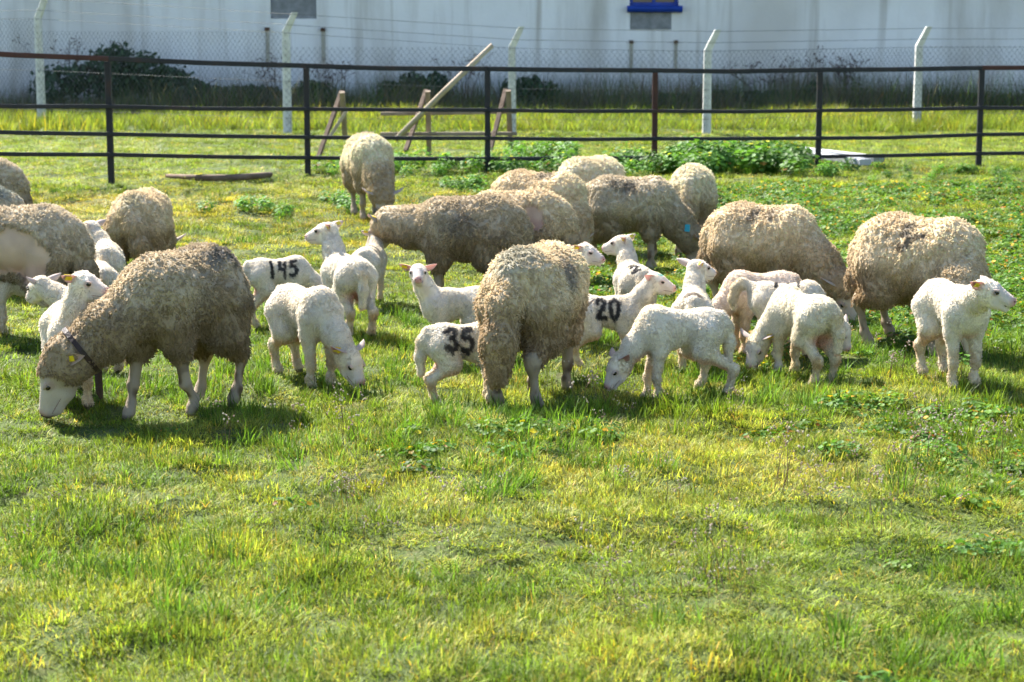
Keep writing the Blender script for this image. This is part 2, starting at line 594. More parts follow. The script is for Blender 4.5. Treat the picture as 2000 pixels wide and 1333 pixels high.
def ear_mesh(L, Wd, cup, inner, outer, notch=False):
    """cupped leaf, closed, base at the origin, tip along +x, opening towards +z"""
    nu, nv = 9, 7
    V, C = [], []
    for lay in (0, 1):
        for i in range(nu):
            t = i / (nu - 1)
            w = Wd * 0.5 * (0.42 + 0.58 * math.sin(math.pi * min(1, t * 1.25 + 0.12) * 0.72)) * (1 - max(0, (t - 0.55) / 0.45) ** 2.2 * 0.93)
            for j in range(nv):
                s = -1 + 2 * j / (nv - 1)
                z = cup * w * (s * s * 1.1) - 0.10 * L * t * t + (0.0 if lay else -0.0045 * (1 - s * s * 0.8) * (1 - 0.7 * t))
                V.append((L * t, s * w * (1 - 0.18 * cup * s * s), z))
                edge = abs(s) ** 3
                c = inner if lay else outer
                C.append(tuple(c[q] * (1 - edge * 0.5) + outer[q] * edge * 0.5 for q in range(3)))
    F = []
    ix = lambda lay, i, j: lay * nu * nv + i * nv + j
    for i in range(nu - 1):
        for j in range(nv - 1):
            F.append((ix(1, i, j), ix(1, i + 1, j), ix(1, i + 1, j + 1), ix(1, i, j + 1)))
            F.append((ix(0, i, j), ix(0, i, j + 1), ix(0, i + 1, j + 1), ix(0, i + 1, j)))
        for j, fl in ((0, 0), (nv - 1, 1)):
            q = (ix(0, i, j), ix(0, i + 1, j), ix(1, i + 1, j), ix(1, i, j))
            F.append(q if not fl else q[::-1])
    for j in range(nv - 1):
        F.append((ix(0, nu - 1, j), ix(0, nu - 1, j + 1), ix(1, nu - 1, j + 1), ix(1, nu - 1, j)))
        F.append((ix(0, 0, j + 1), ix(0, 0, j), ix(1, 0, j), ix(1, 0, j + 1)))
    return np.array(V), F, np.array(C)

def uv_ball(c, M, r, nu=10, nv=7):
    V, F = [], []
    for i in range(nv + 1):
        a = math.pi * i / nv
        for j in range(nu):
            b = 2 * math.pi * j / nu
            V.append(np.array(c) + M @ (np.array([math.sin(a) * math.cos(b), math.sin(a) * math.sin(b), math.cos(a)]) * r))
    for i in range(nv):
        for j in range(nu):
            F.append((i * nu + j, (i + 1) * nu + j, (i + 1) * nu + (j + 1) % nu, i * nu + (j + 1) % nu))
    return V, F

ANIMALS = []
def animal(kind, c, yaw, label, s=1.0, neck=(0, -40, 0.4), head=(0, -60), feet=((0, 0),) * 4, tail='hang', marks=(), tags='', bald=(), wool=None,
           fat=1.0, ears=None, blue_tag=False, collar=False, mouth=False, teal=False, group=None, detail=1.0, roll=0.0, lift=0.0, sx=None, earlen=1.0):
    sx = sx or (0.86 if kind == 'lamb' else 0.85)
    s = s * 0.93 if kind == 'lamb' else s
    g = np.random.default_rng(abs(hash((c[0] * 7 + c[1], int(yaw)))) % (2 ** 32))
    lamb = kind == 'lamb'
    base = ground_at(*c)
    yw = R(yaw)
    root = empty(kind, base, yw, s)
    tag(root, label, kind, group or ('lambs in the pasture' if lamb else 'ewes grazing in the pasture'))
    cyw, syw = math.cos(yw), math.sin(yw)
    rel = lambda a: R(a) - yw
    def foot_z(x, y):
        X, Y = base.x + s * (x * cyw - y * syw), base.y + s * (x * syw + y * cyw)
        return (float(ground_h(X, Y)) - base.z) / s
    B = Body(0.04, 0.014, 0.022) if lamb else Body(0.06, 0.016, 0.025)
    B.sx = sx
    fx = [np.array(f, float) for f in feet]
    ny, ne = rel(neck[0]), R(neck[1])
    ndir = np.array([math.cos(ny) * math.cos(ne), math.sin(ny) * math.cos(ne), math.sin(ne)])
    hM = frame(rel(head[0]), R(head[1]), R(roll))
    if lamb:
        B.ell((-.15, 0, .365), (.115, .082 * fat, .095)); B.ell((-.03, 0, .358), (.17, .08 * fat, .088))
        B.ell((.09, 0, .345), (.13, .084 * fat, .108)); B.ell((.165, 0, .345), (.072, .066, .095))
        hip, stif = (-.155, .05, .335), (-.105, .062, .245)
        S0 = np.array([.185, 0, .385])
        if neck[1] < -10:
            S0 = np.array([.19, 0, .36])
        S0 = S0 * np.array([sx, 1, 1])
        poll = S0 + ndir * neck[2]
        B.sx = 1.0
        mid = S0 * 0.5 + poll * 0.5 + np.array([0, 0, -0.006])
        B.cone(S0 - ndir * 0.05, mid, .074, .054); B.cone(mid, poll, .054, .046)
        B.sx = sx
        for i, sd in enumerate((1, -1)):
            f = np.array([.14, sd * .055, 0]) + np.array([*fx[i], 0]); f[2] = foot_z(f[0], f[1])
            el = np.array([.125 + fx[i][0] * .25, sd * .058, .25])
            kn = el * 0.47 + f * 0.53 + np.array([.012, 0, 0.0])
            fe = f + np.array([-.008, 0, .055])
            B.cone((.15, sd * .045, .335), el, .062, .040)
            B.cone(el, kn, .030, .0205, 1); B.cone(kn, kn + (fe - kn) * .14, .0220, .0180, 1)
            B.cone(kn, fe, .0155, .0145, 1); B.cone(fe, f + np.array([.008, 0, .03]), .0185, .0178, 1)
            B.cone(f + np.array([.006, 0, .028]), f + np.array([.020, 0, .012]), .0190, .0150, 1)
        for i, sd in enumerate((1, -1)):
            f = np.array([-.20, sd * .055, 0]) + np.array([*fx[2 + i], 0]); f[2] = foot_z(f[0], f[1])
            st = np.array([stif[0] + fx[2 + i][0] * .35, sd * stif[1], stif[2]])
            ho = f + np.array([-.034, 0, .150]); fe = f + np.array([-.010, 0, .055])
            B.cone((hip[0], sd * hip[1], hip[2]), st, .078, .052); B.cone(st, ho, .042, .018, 0)
            B.cone(ho, ho + (fe - ho) * .15, .0235, .021, 1)
            B.cone(ho, fe, .0185, .0160, 1); B.cone(fe, f + np.array([.014, 0, .03]), .0180, .0175, 1)
            B.cone(f + np.array([.008, 0, .028]), f + np.array([.022, 0, .012]), .0190, .0150, 1)
        if tail == 'up':
            tl = [(-.25, 0, .425), (-.31, 0, .445), (-.355, 0, .415), (-.375, 0, .35), (-.365, 0, .295)]
        elif tail == 'side':
            tl = [(-.245, 0, .41), (-.285, -.02, .36), (-.295, -.03, .28), (-.285, -.03, .19)]
        else:
            tl = [(-.245, 0, .41), (-.283, 0, .36), (-.295, .004, .28), (-.288, .008, .19)]
        tr_ = [.026, .023, .022, .021, .017]
        for i in range(len(tl) - 1):
            B.cone(tl[i], tl[i + 1], tr_[i], tr_[i + 1])
        hs, mz = 1.0, 1.0
    else:
        B.ell((-.205, 0, .530), (.172, .172 * fat, .188)); B.ell((0, 0, .505), (.27, .190 * fat, .195)); B.ell((.19, 0, .515), (.16, .158 * fat, .190))
        B.cone((-.19, 0, .583), (.19, 0, .568), .128 * fat, .122 * fat)
        S0 = np.array([.275, 0, .52])
        S0 = S0 * np.array([sx, 1, 1])
        poll = S0 + ndir * neck[2]
        B.sx = 1.0
        mid = S0 * .5 + poll * .5
        B.cone(S0 - ndir * 0.06, mid, .140, .112); B.cone(mid, poll - ndir * .01, .110, .084)
        B.sx = sx
        for i, sd in enumerate((1, -1)):
            f = np.array([.20, sd * .088, 0]) + np.array([*fx[i], 0]); f[2] = foot_z(f[0], f[1])
            el = np.array([.20 + fx[i][0] * .22, sd * .09, .32])
            kn = el * .46 + f * .54 + np.array([.012, 0, 0])
            fe = f + np.array([-.012, 0, .075])
            B.cone((.20, sd * .075, .42), el, .088, .055); B.cone(el, el * .75 + kn * .25, .050, .030)
            B.cone(el, kn, .031, .0245, 1); B.cone(kn, kn + (fe - kn) * .15, .0265, .0215, 1)
            B.cone(kn, fe, .0190, .0180, 1); B.cone(fe, f + np.array([.010, 0, .04]), .0220, .0215, 1)
            B.cone(f + np.array([.008, 0, .038]), f + np.array([.026, 0, .016]), .027, .022, 1)
        for i, sd in enumerate((1, -1)):
            f = np.array([-.285, sd * .095, 0]) + np.array([*fx[2 + i], 0]); f[2] = foot_z(f[0], f[1])
            st = np.array([-.185 + fx[2 + i][0] * .3, sd * .098, .345])
            ho = f + np.array([-.062, 0, .225]); fe = f + np.array([-.018, 0, .078])
            B.cone((-.225, sd * .085, .45), st, .120, .088); B.cone(st, ho + np.array([.01, 0, .02]), .084, .036)
            B.cone(ho + np.array([.0, 0, .03]), ho, .036, .034, 1); B.cone(ho, ho + (fe - ho) * .18, .030, .0245, 1)
            B.cone(ho, fe, .0215, .0190, 1); B.cone(fe, f + np.array([.014, 0, .04]), .027, .026, 1)
            B.cone(f + np.array([.01, 0, .038]), f + np.array([.028, 0, .016]), .027, .022, 1)
        if tail == 'side':
            tl, tr_ = [(-.365, 0, .60), (-.43, -.05, .50), (-.455, -.10, .36), (-.445, -.10, .25)], [.055, .05, .045, .03]
        elif tail == 'fat':
            tl, tr_ = [(-.365, 0, .62), (-.455, .008, .50), (-.505, .018, .33), (-.50, .028, .17)], [.058, .058, .064, .046]
        else:
            tl, tr_ = [(-.365, 0, .60), (-.42, 0, .50), (-.44, 0, .36), (-.425, 0, .24)], [.055, .05, .045, .03]
        for i in range(len(tl) - 1):
            B.cone(tl[i], tl[i + 1], tr_[i], tr_[i + 1])
        hs, mz = 1.42, 1.16
    # head
    hp = lambda u, v, w: poll + hM @ (np.array([u * mz if u > .03 else u, v, w]) * hs)
    zc = 1
    B.sx = 1.0
    B.ell(hp(.018, 0, .0), np.array([.064, .050, .053]) * hs, hM, zc)
    B.cone(hp(.045, 0, .004), hp(.118, 0, -.016), .043 * hs, .0275 * hs, zc)
    B.cone(hp(.004, 0, -.030), hp(.060, 0, -.038), .036 * hs, .032 * hs, zc)
    drop = -.016 if mouth else 0.0
    B.cone(hp(.060, 0, -.036), hp(.112, 0, -.040 + drop), .029 * hs, (.015 if mouth else .021) * hs, zc)
    B.ell(hp(.128, 0, -.018), np.array([.021, .0235, .021]) * hs, hM, zc)
    for sd in (1, -1):
        B.ell(hp(.052, sd * .036, .017), np.array([.020, .012, .013]) * hs, hM, zc)          # brow over the eye
    if not lamb:
        B.cone(hp(-.03, 0, .010), hp(.026, 0, .030), .054 * hs, .030 * hs, 0)                  # woolly poll and cheeks
        B.cone(hp(-.045, 0, -.015), hp(-.016, 0, -.03), .056 * hs, .042 * hs, 0)
    for b_ in bald:
        B.bald.append((np.array(b_[0], float) * np.array([sx, 1, 1]), np.array(b_[1], float)))
    V, F, N = B.mesh(0.0085 if lamb else 0.0108)
    dw, db = B.zones(V)
    fleece = smooth(-0.006, 0.010, db - dw)
    if lamb:
        fleece = np.ones(len(V))
    for c_, r_ in B.bald:
        fleece = fleece * smooth(0.90, 1.02, np.linalg.norm((V - c_) / r_, axis=-1) + 0.22 * noise3(V, 9, 301) + 0.10 * noise3(V, 26, 303))
    def relief(P, N_):
        if lamb:
            return 0.0009 * noise3(P, 75, 201)
        st_ = (1 - np.abs(N_[:, 2])) > 0.0
        Q = P * np.array([1, 1, .38])
        a = noise3(Q + 0.02 * np.stack([noise3(P, 14, 211), noise3(P, 14, 213), noise3(P, 14, 217)], -1), 36, 219)
        b = noise3(P, 60, 221)
        w = smooth(.85, .45, np.abs(N_[:, 2]))
        r_ = w * (1 - np.abs(a) * 1.6) + (1 - w) * (0.6 * b + .3 * (1 - np.abs(noise3(P, 34, 223)) * 1.6))
        return 0.0125 * r_ + 0.009 * noise3(P, 8, 225)
    hl = (V - poll) @ hM / hs                                            # head coordinates of each vertex
    n1 = noise3(V, 9, 2)[:, None]; n2 = noise3(V, 30, 5)[:, None]
    def wool_col(P, N_):
        a = noise3(P, 5, 61)[:, None]; b = noise3(P, 17, 63)[:, None]
        if lamb:
            base_c = np.array(wool if wool is not None else (0.83, 0.755, 0.64))
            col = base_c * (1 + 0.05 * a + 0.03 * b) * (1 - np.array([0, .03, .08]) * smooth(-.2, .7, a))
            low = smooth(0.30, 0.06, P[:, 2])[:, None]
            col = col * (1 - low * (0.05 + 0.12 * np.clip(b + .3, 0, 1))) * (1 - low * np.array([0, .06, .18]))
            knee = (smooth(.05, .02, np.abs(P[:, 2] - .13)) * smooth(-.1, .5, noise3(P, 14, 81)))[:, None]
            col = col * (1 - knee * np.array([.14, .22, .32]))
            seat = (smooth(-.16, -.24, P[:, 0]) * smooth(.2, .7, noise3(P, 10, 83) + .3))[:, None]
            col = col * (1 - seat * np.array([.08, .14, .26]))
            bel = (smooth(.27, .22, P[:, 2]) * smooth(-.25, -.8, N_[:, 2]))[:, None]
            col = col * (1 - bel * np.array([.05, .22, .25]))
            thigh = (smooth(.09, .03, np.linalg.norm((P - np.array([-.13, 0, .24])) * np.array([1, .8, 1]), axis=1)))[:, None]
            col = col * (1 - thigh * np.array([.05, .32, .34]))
        else:
            base_c = np.array(wool if wool is not None else (0.42, 0.345, 0.235))
            col = base_c * (1 + 0.11 * a + 0.08 * b)
            dirt_shade = smooth(.25, .9, noise3(P, 3.5, 71) * .5 + .5)[:, None] * 0.16 + 0.50 * smooth(.64, .34, P[:, 2] + .10 * noise3(P, 6, 73))[:, None]  # dirt patches, with flank shade also painted in, darker towards the belly
            col = col * (1 - dirt_shade * np.array([.8, .9, 1.0]))
        return apply_marks(col, P / np.array([sx, 1, 1]), N_, marks)
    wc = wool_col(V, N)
    if lamb:
        bare = wc
    else:
        bare = np.array([.33, .265, .19]) * (1 + 0.14 * n1 + 0.10 * n2)
        sp = smooth(.25, .55, noise3(V, 24, 77))[:, None] * smooth(.34, .10, V[:, 2])[:, None] * (np.linalg.norm(hl, axis=1) > .2)[:, None]
        bare = bare * (1 - sp * np.array([.62, .68, .72]))
        for c_, r_ in B.bald:
            near = (1 - smooth(.95, 1.3, np.linalg.norm((V - c_) / r_, axis=-1)))[:, None]
            skin = np.array([.50, .37, .27]) * (1 + .14 * n1 + .10 * n2)
            skin = skin * (1 - smooth(.05, -.45, ((V - c_) / r_)[:, 2])[:, None] * np.array([.15, .25, .22]))
            bare = bare * (1 - near) + skin * near
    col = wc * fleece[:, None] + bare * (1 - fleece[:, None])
    if lamb:
        col = wc.copy()
    # face colours
    onhead = smooth(-.02, .01, hl[:, 0])[:, None] * (np.linalg.norm(hl, axis=1) < .19)[:, None]
    face_c = np.array([.62, .54, .47] if lamb else [.47, .395, .31]) * (1 + 0.05 * n2)
    k = onhead * smooth(.035, .07, hl[:, 0] / mz)[:, None] * (1.0 if lamb else (1 - fleece[:, None]))
    col = col * (1 - k) + face_c * k
    nose = smooth(.040, .016, np.linalg.norm((hl - np.array([.142 * mz, 0, -.014])) / np.array([1, 1, .8]), axis=1))[:, None] * onhead
    col = col * (1 - nose) + np.array([.50, .27, .24] if lamb else [.42, .24, .21]) * nose
    for sd in (1, -1):
        e = smooth(.022, .010, np.linalg.norm((hl - np.array([.056 * mz, sd * .043, .010])), axis=1))[:, None] * onhead
        col = col * (1 - e * .75) + np.array([.40, .26, .24] if lamb else [.36, .25, .21]) * e * .75
    if teal:
        e = smooth(.030, .018, np.linalg.norm((hl - np.array([.035, 0.0, .058])) * np.array([1, .8, 1]), axis=1))[:, None]
        col = col * (1 - e) + np.array([.02, .38, .32]) * e
    hoof = smooth(.030, .022, V[:, 2] - np.array(ground_h(base.x + s * (V[:, 0] * cyw - V[:, 1] * syw), base.y + s * (V[:, 0] * syw + V[:, 1] * cyw)) - base.z) / s)[:, None]
    col = col * (1 - hoof) + np.array([.16, .12, .09]) * hoof
    if lift:
        V = V + np.array([0, 0, lift])
    V0 = V
    if lamb:
        col = col * (1 - 0.22 * (1 - onhead))
    if not lamb:
        col = col * (1 - 0.22 * fleece[:, None])
    V = V + N * (relief(V, N) * fleece)[:, None]
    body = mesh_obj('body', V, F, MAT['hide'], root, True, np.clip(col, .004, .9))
    # fleece
    if lamb:
        inhead = hl[:, 0] > .035
        W = np.where(inhead & (np.linalg.norm(hl, axis=1) < .2), 0.12, 1.0) * (1 - hoof[:, 0])
        P, Nn = sample_surface(V0, F, N, W, -int(34000 * detail), g)
        pts, rad, li = wool_locks(P + Nn * relief(P, Nn)[:, None], Nn, g, 0.0075, 0.0034, 3, 3, 0.00105, 0.45, 0.0010, 0.65, np.clip(1.0 + 0.6 * noise3(P, 70, 17), .35, 1.9), 0.0012)
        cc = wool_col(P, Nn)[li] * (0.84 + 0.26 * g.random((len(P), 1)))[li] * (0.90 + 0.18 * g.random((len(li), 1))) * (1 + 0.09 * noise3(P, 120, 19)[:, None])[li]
        hh = (P - poll) @ hM / hs
        fz = (smooth(.02, .06, hh[:, 0] / mz) * (np.linalg.norm(hh, axis=1) < .2))[li][:, None]
        cc = cc * (1 - fz) + np.array([.72, .64, .56]) * fz
        hair_obj('fleece', pts, rad, np.clip(cc, .004, .90), MAT['coat'], root)
    else:
        W = np.where(fleece > .35, 1.0, 0.0)
        P, Nn = thin(*sample_surface(V0, F, N, W, -int(36000 * detail), g), 0.0112 / math.sqrt(detail))
        hd = np.linalg.norm((P - poll) @ hM / hs - np.array([.03, 0, 0]), axis=1)
        pts, rad, li = wool_locks(P + Nn * relief(P, Nn)[:, None], Nn, g, 0.0175, 0.0066 / math.sqrt(detail), 7, 5, 0.00165, 0.62, 0.0036, 0.85, 0.55 + 0.45 * smooth(.08, .18, hd))
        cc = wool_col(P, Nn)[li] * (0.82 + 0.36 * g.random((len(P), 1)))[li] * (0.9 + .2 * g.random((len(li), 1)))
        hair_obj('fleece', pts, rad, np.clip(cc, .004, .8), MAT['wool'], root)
    # eyes, ears, nostrils
    def surf(o, d):
        t = np.linspace(0, .16 * hs, 60)
        q = o + t[:, None] * d
        dd = B.dist(q)
        i = int(np.argmax(dd > 0)) if (dd > 0).any() else 40
        return q[i]
    def emb(o, d):       # the bare head only
        t = np.linspace(0, .16 * hs, 60); q = o + t[:, None] * d
        dd = B.zones(q)[1]
        return q[int(np.argmax(dd > 0))]
    for i, sd in enumerate((1, -1)):
        o = hp(.056, 0, .010)
        d = hM @ np.array([.18, sd, .08]); d /= np.linalg.norm(d)
        e = emb(o, d) - d * .0045 * hs
        ev, ef = uv_ball(e, hM, np.array([.0130, .0085, .0100]) * hs * (1.0 if lamb else .85))
        mesh_obj('eye', np.array(ev) + np.array([0, 0, lift]), ef, MAT['eye'], root, True)
        lv, lf = uv_ball(e + hM @ np.array([-.0005, sd * .0002, .0088]) * hs, hM, np.array([.0150, .0080, .0062]) * hs)
        lc = np.array([.50, .38, .33] if lamb else [.36, .27, .21])
        mesh_obj('eyelid', np.array(lv) + np.array([0, 0, lift]), lf, MAT['hide'], root, True, np.tile(lc, (len(lv), 1)))
        d2 = hM @ np.array([1.0, sd * .45, .05]); d2 /= np.linalg.norm(d2)
        e = emb(hp(.115, 0, -.012), d2) - d2 * .001
        ev, ef = uv_ball(e, hM, np.array([.004, .0045, .0035]) * hs, 8, 5)
        mesh_obj('nostril', np.array(ev) + np.array([0, 0, lift]), ef, MAT['nostril'], root, True)
        # ear: axis in head coordinates, opening towards the face
        ea = (ears or {}).get('L' if sd > 0 else 'R', (-.30, 1.0, .12))
        a = hM @ np.array([ea[0], sd * ea[1], ea[2]]); a /= np.linalg.norm(a)
        op = hM @ np.array((ears or {}).get('open', (.75, 0, -.35)))
        op = op - (op @ a) * a; op /= np.linalg.norm(op)
        M = np.stack([a, np.cross(op, a), op], -1)
        eb = emb(hp(-.005, 0, .022), hM @ np.array([-.25, sd * .95, .15])) - a * .010
        EL, EW = (.098 * earlen, .052 * earlen ** .5) if lamb else (.150 * earlen, .070 * earlen)
        inner, outer = ((.66, .36, .33), (.64, .55, .50)) if lamb else ((.60, .42, .37), (.60, .52, .45))
        v_, f_, c_ = ear_mesh(EL, EW, .55, inner, outer)
        ear = mesh_obj('ear', v_ @ M.T + eb + np.array([0, 0, lift]), f_, MAT['ear'], root, True, c_)
        if ('L' in tags and sd > 0) or ('R' in tags and sd < 0):
            mb = MB()
            mb.box((-.011, -.010, -.0015), (.024, .010, .0015)); mb.tube([(-.004, 0, -.0018), (-.004, 0, .006)], .0075, 8)
            tv = np.array(mb.v)
            to = np.array([EL * .52, 0, .004])
            side = 1 if 'i' not in tags else -1
            for off in (to + np.array([0, 0, .004]), to + np.array([0, 0, -.012])):
                mesh_obj('ear_tag', (tv * (1.0 if lamb else 1.25) + off) @ M.T + eb + np.array([0, 0, lift]), mb.f, MAT['tag_yellow'], ear)
    path = []
    for u_, sd in [(q, 1) for q in (.070, .088, .104, .118)] + [(None, 0)] + [(q, -1) for q in (.118, .104, .088, .070)]:
        if u_ is None:
            o, d = hp(.108, 0, -.034), hM @ np.array([1.0, 0, -.05])
        else:
            o, d = hp(u_, 0, -.034 + (.118 - u_) * -.05), hM @ np.array([.25, sd, 0])
        path.append(emb(o, d / np.linalg.norm(d)) + np.array([0, 0, lift]))
    if not mouth:
        MB().tube(path, .0012 if lamb else .0010, 5).build('mouth', MAT['lip'], root, True)
    if mouth:
        mv, mf = uv_ball(hp(.112, 0, -.037), hM, np.array([.030, .0205, .0080]), 12, 6)
        mesh_obj('mouth', mv, mf, MAT['nostril'], root, True)
    if collar:
        ax_ = ndir
        cpos = S0 * .22 + poll * .78
        a1 = np.cross(ax_, [0, 0, 1.0]); a1 /= np.linalg.norm(a1); a2 = np.cross(a1, ax_)
        mb = MB(); nn = 28
        for k_ in range(nn):
            pass
        ring = []
        for k_ in range(nn):
            th = 2 * math.pi * k_ / nn
            dd = a1 * math.cos(th) + a2 * math.sin(th)
            t = np.linspace(.05, .25, 80); q = cpos + t[:, None] * dd
            ds = B.dist(q); r_ = t[int(np.argmax(ds > 0.012))]
            ring.append((dd, r_))
        vv, ff = [], []
        for dd, r_ in ring:
            for dx, dr in ((-.011, 0), (.011, 0), (.011, .004), (-.011, .004)):
                vv.append(cpos + dd * (r_ + dr) + ax_ * dx)
        for k_ in range(nn):
            for q_ in range(4):
                a_, b_ = k_ * 4 + q_, k_ * 4 + (q_ + 1) % 4
                c2, d2 = ((k_ + 1) % nn) * 4 + (q_ + 1) % 4, ((k_ + 1) % nn) * 4 + q_
                ff.append((a_, b_, c2, d2))
        co = mesh_obj('collar', vv, ff, MAT['collar'], root)
        lowest = min(ring, key=lambda q: q[0][2])
        p0 = cpos + lowest[0] * (lowest[1] + .004)
        mb = MB(); 
        mb.tube([p0 + np.array([0, 0, .03]), p0 + np.array([.005, 0, -.03]), p0 + np.array([0, 0, -.085]), p0 + np.array([-.012, 0, -.12])], [.024, .025, .024, .010], 8, squash=.25)
        mb.build('collar_strap', MAT['collar'], root)
    if blue_tag:
        cpos = mid * .55 + poll * .45
        dd = np.array(blue_tag, float); dd /= np.linalg.norm(dd)
        q = cpos + np.linspace(.03, .25, 90)[:, None] * dd
        p0 = q[int(np.argmax(B.dist(q) > .026))]
        mb = MB(); mb.tube([(0, .003, -.026), (.004, -.002, .026)], .021, 8, squash=.3)
        fm = np.stack([np.cross([0, 0, 1.0], dd) , -dd, [0, 0, 1.0]], -1)
        mesh_obj('neck_tag', np.array(mb.v) @ fm.T + p0, mb.f, MAT['tag_blue'], root)
    ANIMALS.append(root)
    return root
# ------------------------------------------------------------------ ground
def ground_sheet():
    xs = np.concatenate([[-300, -120, -60, -30, -16], np.linspace(-10, 10, 221), [16, 30, 60, 120, 300]])
    ys = np.concatenate([[-60, -20, 0, 2.5], np.linspace(3.5, 24, 235), np.linspace(24.4, 44, 50), [60, 120, 300, 700]])
    X, Y = np.meshgrid(xs, ys, indexing='ij')
    Z = ground_h(X, Y)
    V = np.stack([X, Y, Z], -1).reshape(-1, 3)
    i = np.arange(len(xs) * len(ys)).reshape(len(xs), len(ys))
    F = np.stack([i[:-1, :-1], i[1:, :-1], i[1:, 1:], i[:-1, 1:]], -1).reshape(-1, 4)
    m = mottled('soil_and_moss', (0.035, 0.050, 0.012), (0.075, 0.105, 0.022), 7.0, 0.95, 0.6, 60, coords='Generated', c3=(0.085, 0.065, 0.03))
    nt = m.node_tree
    tc = [n for n in nt.nodes if n.type == 'TEX_COORD'][0]
    mp = [n for n in nt.nodes if n.type == 'MAPPING'][0]
    nt.links.new(tc.outputs['Object'], mp.inputs[0])
    return tag(mesh_obj('ground', V, F, m, None, True), 'pasture ground under the grass', kind='structure')
ground_sheet()

# ------------------------------------------------------------------ plants scattered as instances
PROTO = {}
def blade_strip(p, az, L, w, lean, curl, seg=3):
    """one grass blade as a tapering bent strip"""
    d = np.array([math.cos(az), math.sin(az), 0]); sd = np.array([-math.sin(az), math.cos(az), 0])
    V, F = [], []
    q = np.array(p, float); th = lean
    for i in range(seg + 1):
        t = i / seg
        ww = w * (1 - t ** 1.6) * 0.5
        if i == seg:
            V.append(q)
        else:
            V += [q - sd * ww, q + sd * ww]
        th2 = lean + curl * t
        q = q + (d * math.sin(th2) + np.array([0, 0, 1]) * math.cos(th2)) * (L / seg)
    for i in range(seg - 1):
        a = 2 * i
        F.append((a, a + 1, a + 3, a + 2))
    a = 2 * (seg - 1)
    F.append((a, a + 1, a + 2))
    return V, F

def proto_mesh(name, V, F, tone, mat):
    me = bpy.data.meshes.new(name)
    me.from_pydata([tuple(v) for v in V], [], F)
    a = me.color_attributes.new('tone', 'FLOAT_COLOR', 'POINT')
    c = np.ones((len(V), 4), np.float32); c[:, :3] = np.array(tone)
    a.data.foreach_set('color', c.ravel())
    me.materials.append(mat)
    return bpy.data.objects.new(name, me)

def tuft(name, g, n, rad, L, w, lean, curl, mat, tip=(1.0, 1.0, 1.0), dry=0.0, seg=3):
    V, F, T = [], [], []
    for _ in range(n):
        r, a = rad * math.sqrt(g.random()), g.random() * 6.283
        az = a + g.normal() * 0.8
        v, f = blade_strip((r * math.cos(a), r * math.sin(a), -0.01), az, L * (0.55 + 0.75 * g.random()), w * (0.7 + 0.6 * g.random()),
                           abs(g.normal()) * lean, curl * (0.3 + g.random()), seg)
        o = len(V)
        V += v; F += [tuple(i + o for i in q) for q in f]
        b = 0.45 + 1.0 * g.random() ** 1.3
        tn = np.array([b, b, b])
        if g.random() < dry:
            tn = np.array([1.75, 1.15, 1.0]) * b
        for i in range(len(v)):
            t = (i // 2) / seg
            T.append(tn * (0.9 + 0.1 * t) * (1 - t + t * np.array(tip)))
    return proto_mesh(name, V, F, T, mat)

def leaf_disc(c, n, r, up, lobes=5, cup=0.15):
    """a lobed leaf blade about c, facing n"""
    n = np.array(n, float); n /= np.linalg.norm(n)
    a = np.cross(n, up); a /= max(np.linalg.norm(a), 1e-6); b = np.cross(n, a)
    V = [np.array(c, float) - n * r * cup]
    k = lobes * 2
    for i in range(k):
        th = 2 * math.pi * i / k
        rr = r * (1.0 if i % 2 else 0.80)
        V.append(np.array(c) + (a * math.cos(th) + b * math.sin(th)) * rr)
    return V, [(0, i + 1, (i + 1) % k + 1) for i in range(k)]

def leaf_clump(name, g, n, rad, H, r, mat, lobes=4, autumn=0.0, stems=True):
    V, F, T = [], [], []
    for _ in range(n):
        q, a = rad * math.sqrt(g.random()), g.random() * 6.283
        h = H * (0.35 + 0.65 * g.random()) * (1 - 0.45 * (q / rad) ** 2)
        c = np.array([q * math.cos(a), q * math.sin(a), h])
        nn = np.array([math.cos(a) * 0.55 * q / rad + g.normal() * .28, math.sin(a) * 0.55 * q / rad + g.normal() * .28, 1.0])
        v, f = leaf_disc(c, nn, r * (0.55 + 0.75 * g.random()), (1, 0.3, 0), lobes)
        o = len(V); V += v; F += [tuple(i + o for i in t) for t in f]
        b = 0.7 + 0.55 * g.random()
        tn = np.array([b, b, b])
        if g.random() < autumn:
            tn = np.array([[5.5, 1.5, 0.7], [4.6, 2.0, 0.9], [3.5, 0.75, 0.9]][g.integers(3)]) * b
        T += [tn] * len(v)
        if stems:
            v, f = blade_strip((c[0] * .4, c[1] * .4, -0.01), a, np.hypot(h, q * .6), 0.004, math.atan2(q * .6, h), 0.0, 1)
            o = len(V); V += v; F += [tuple(i + o for i in t) for t in f]; T += [np.array([.9, .9, .7])] * len(v)
    return proto_mesh(name, V, F, T, mat)

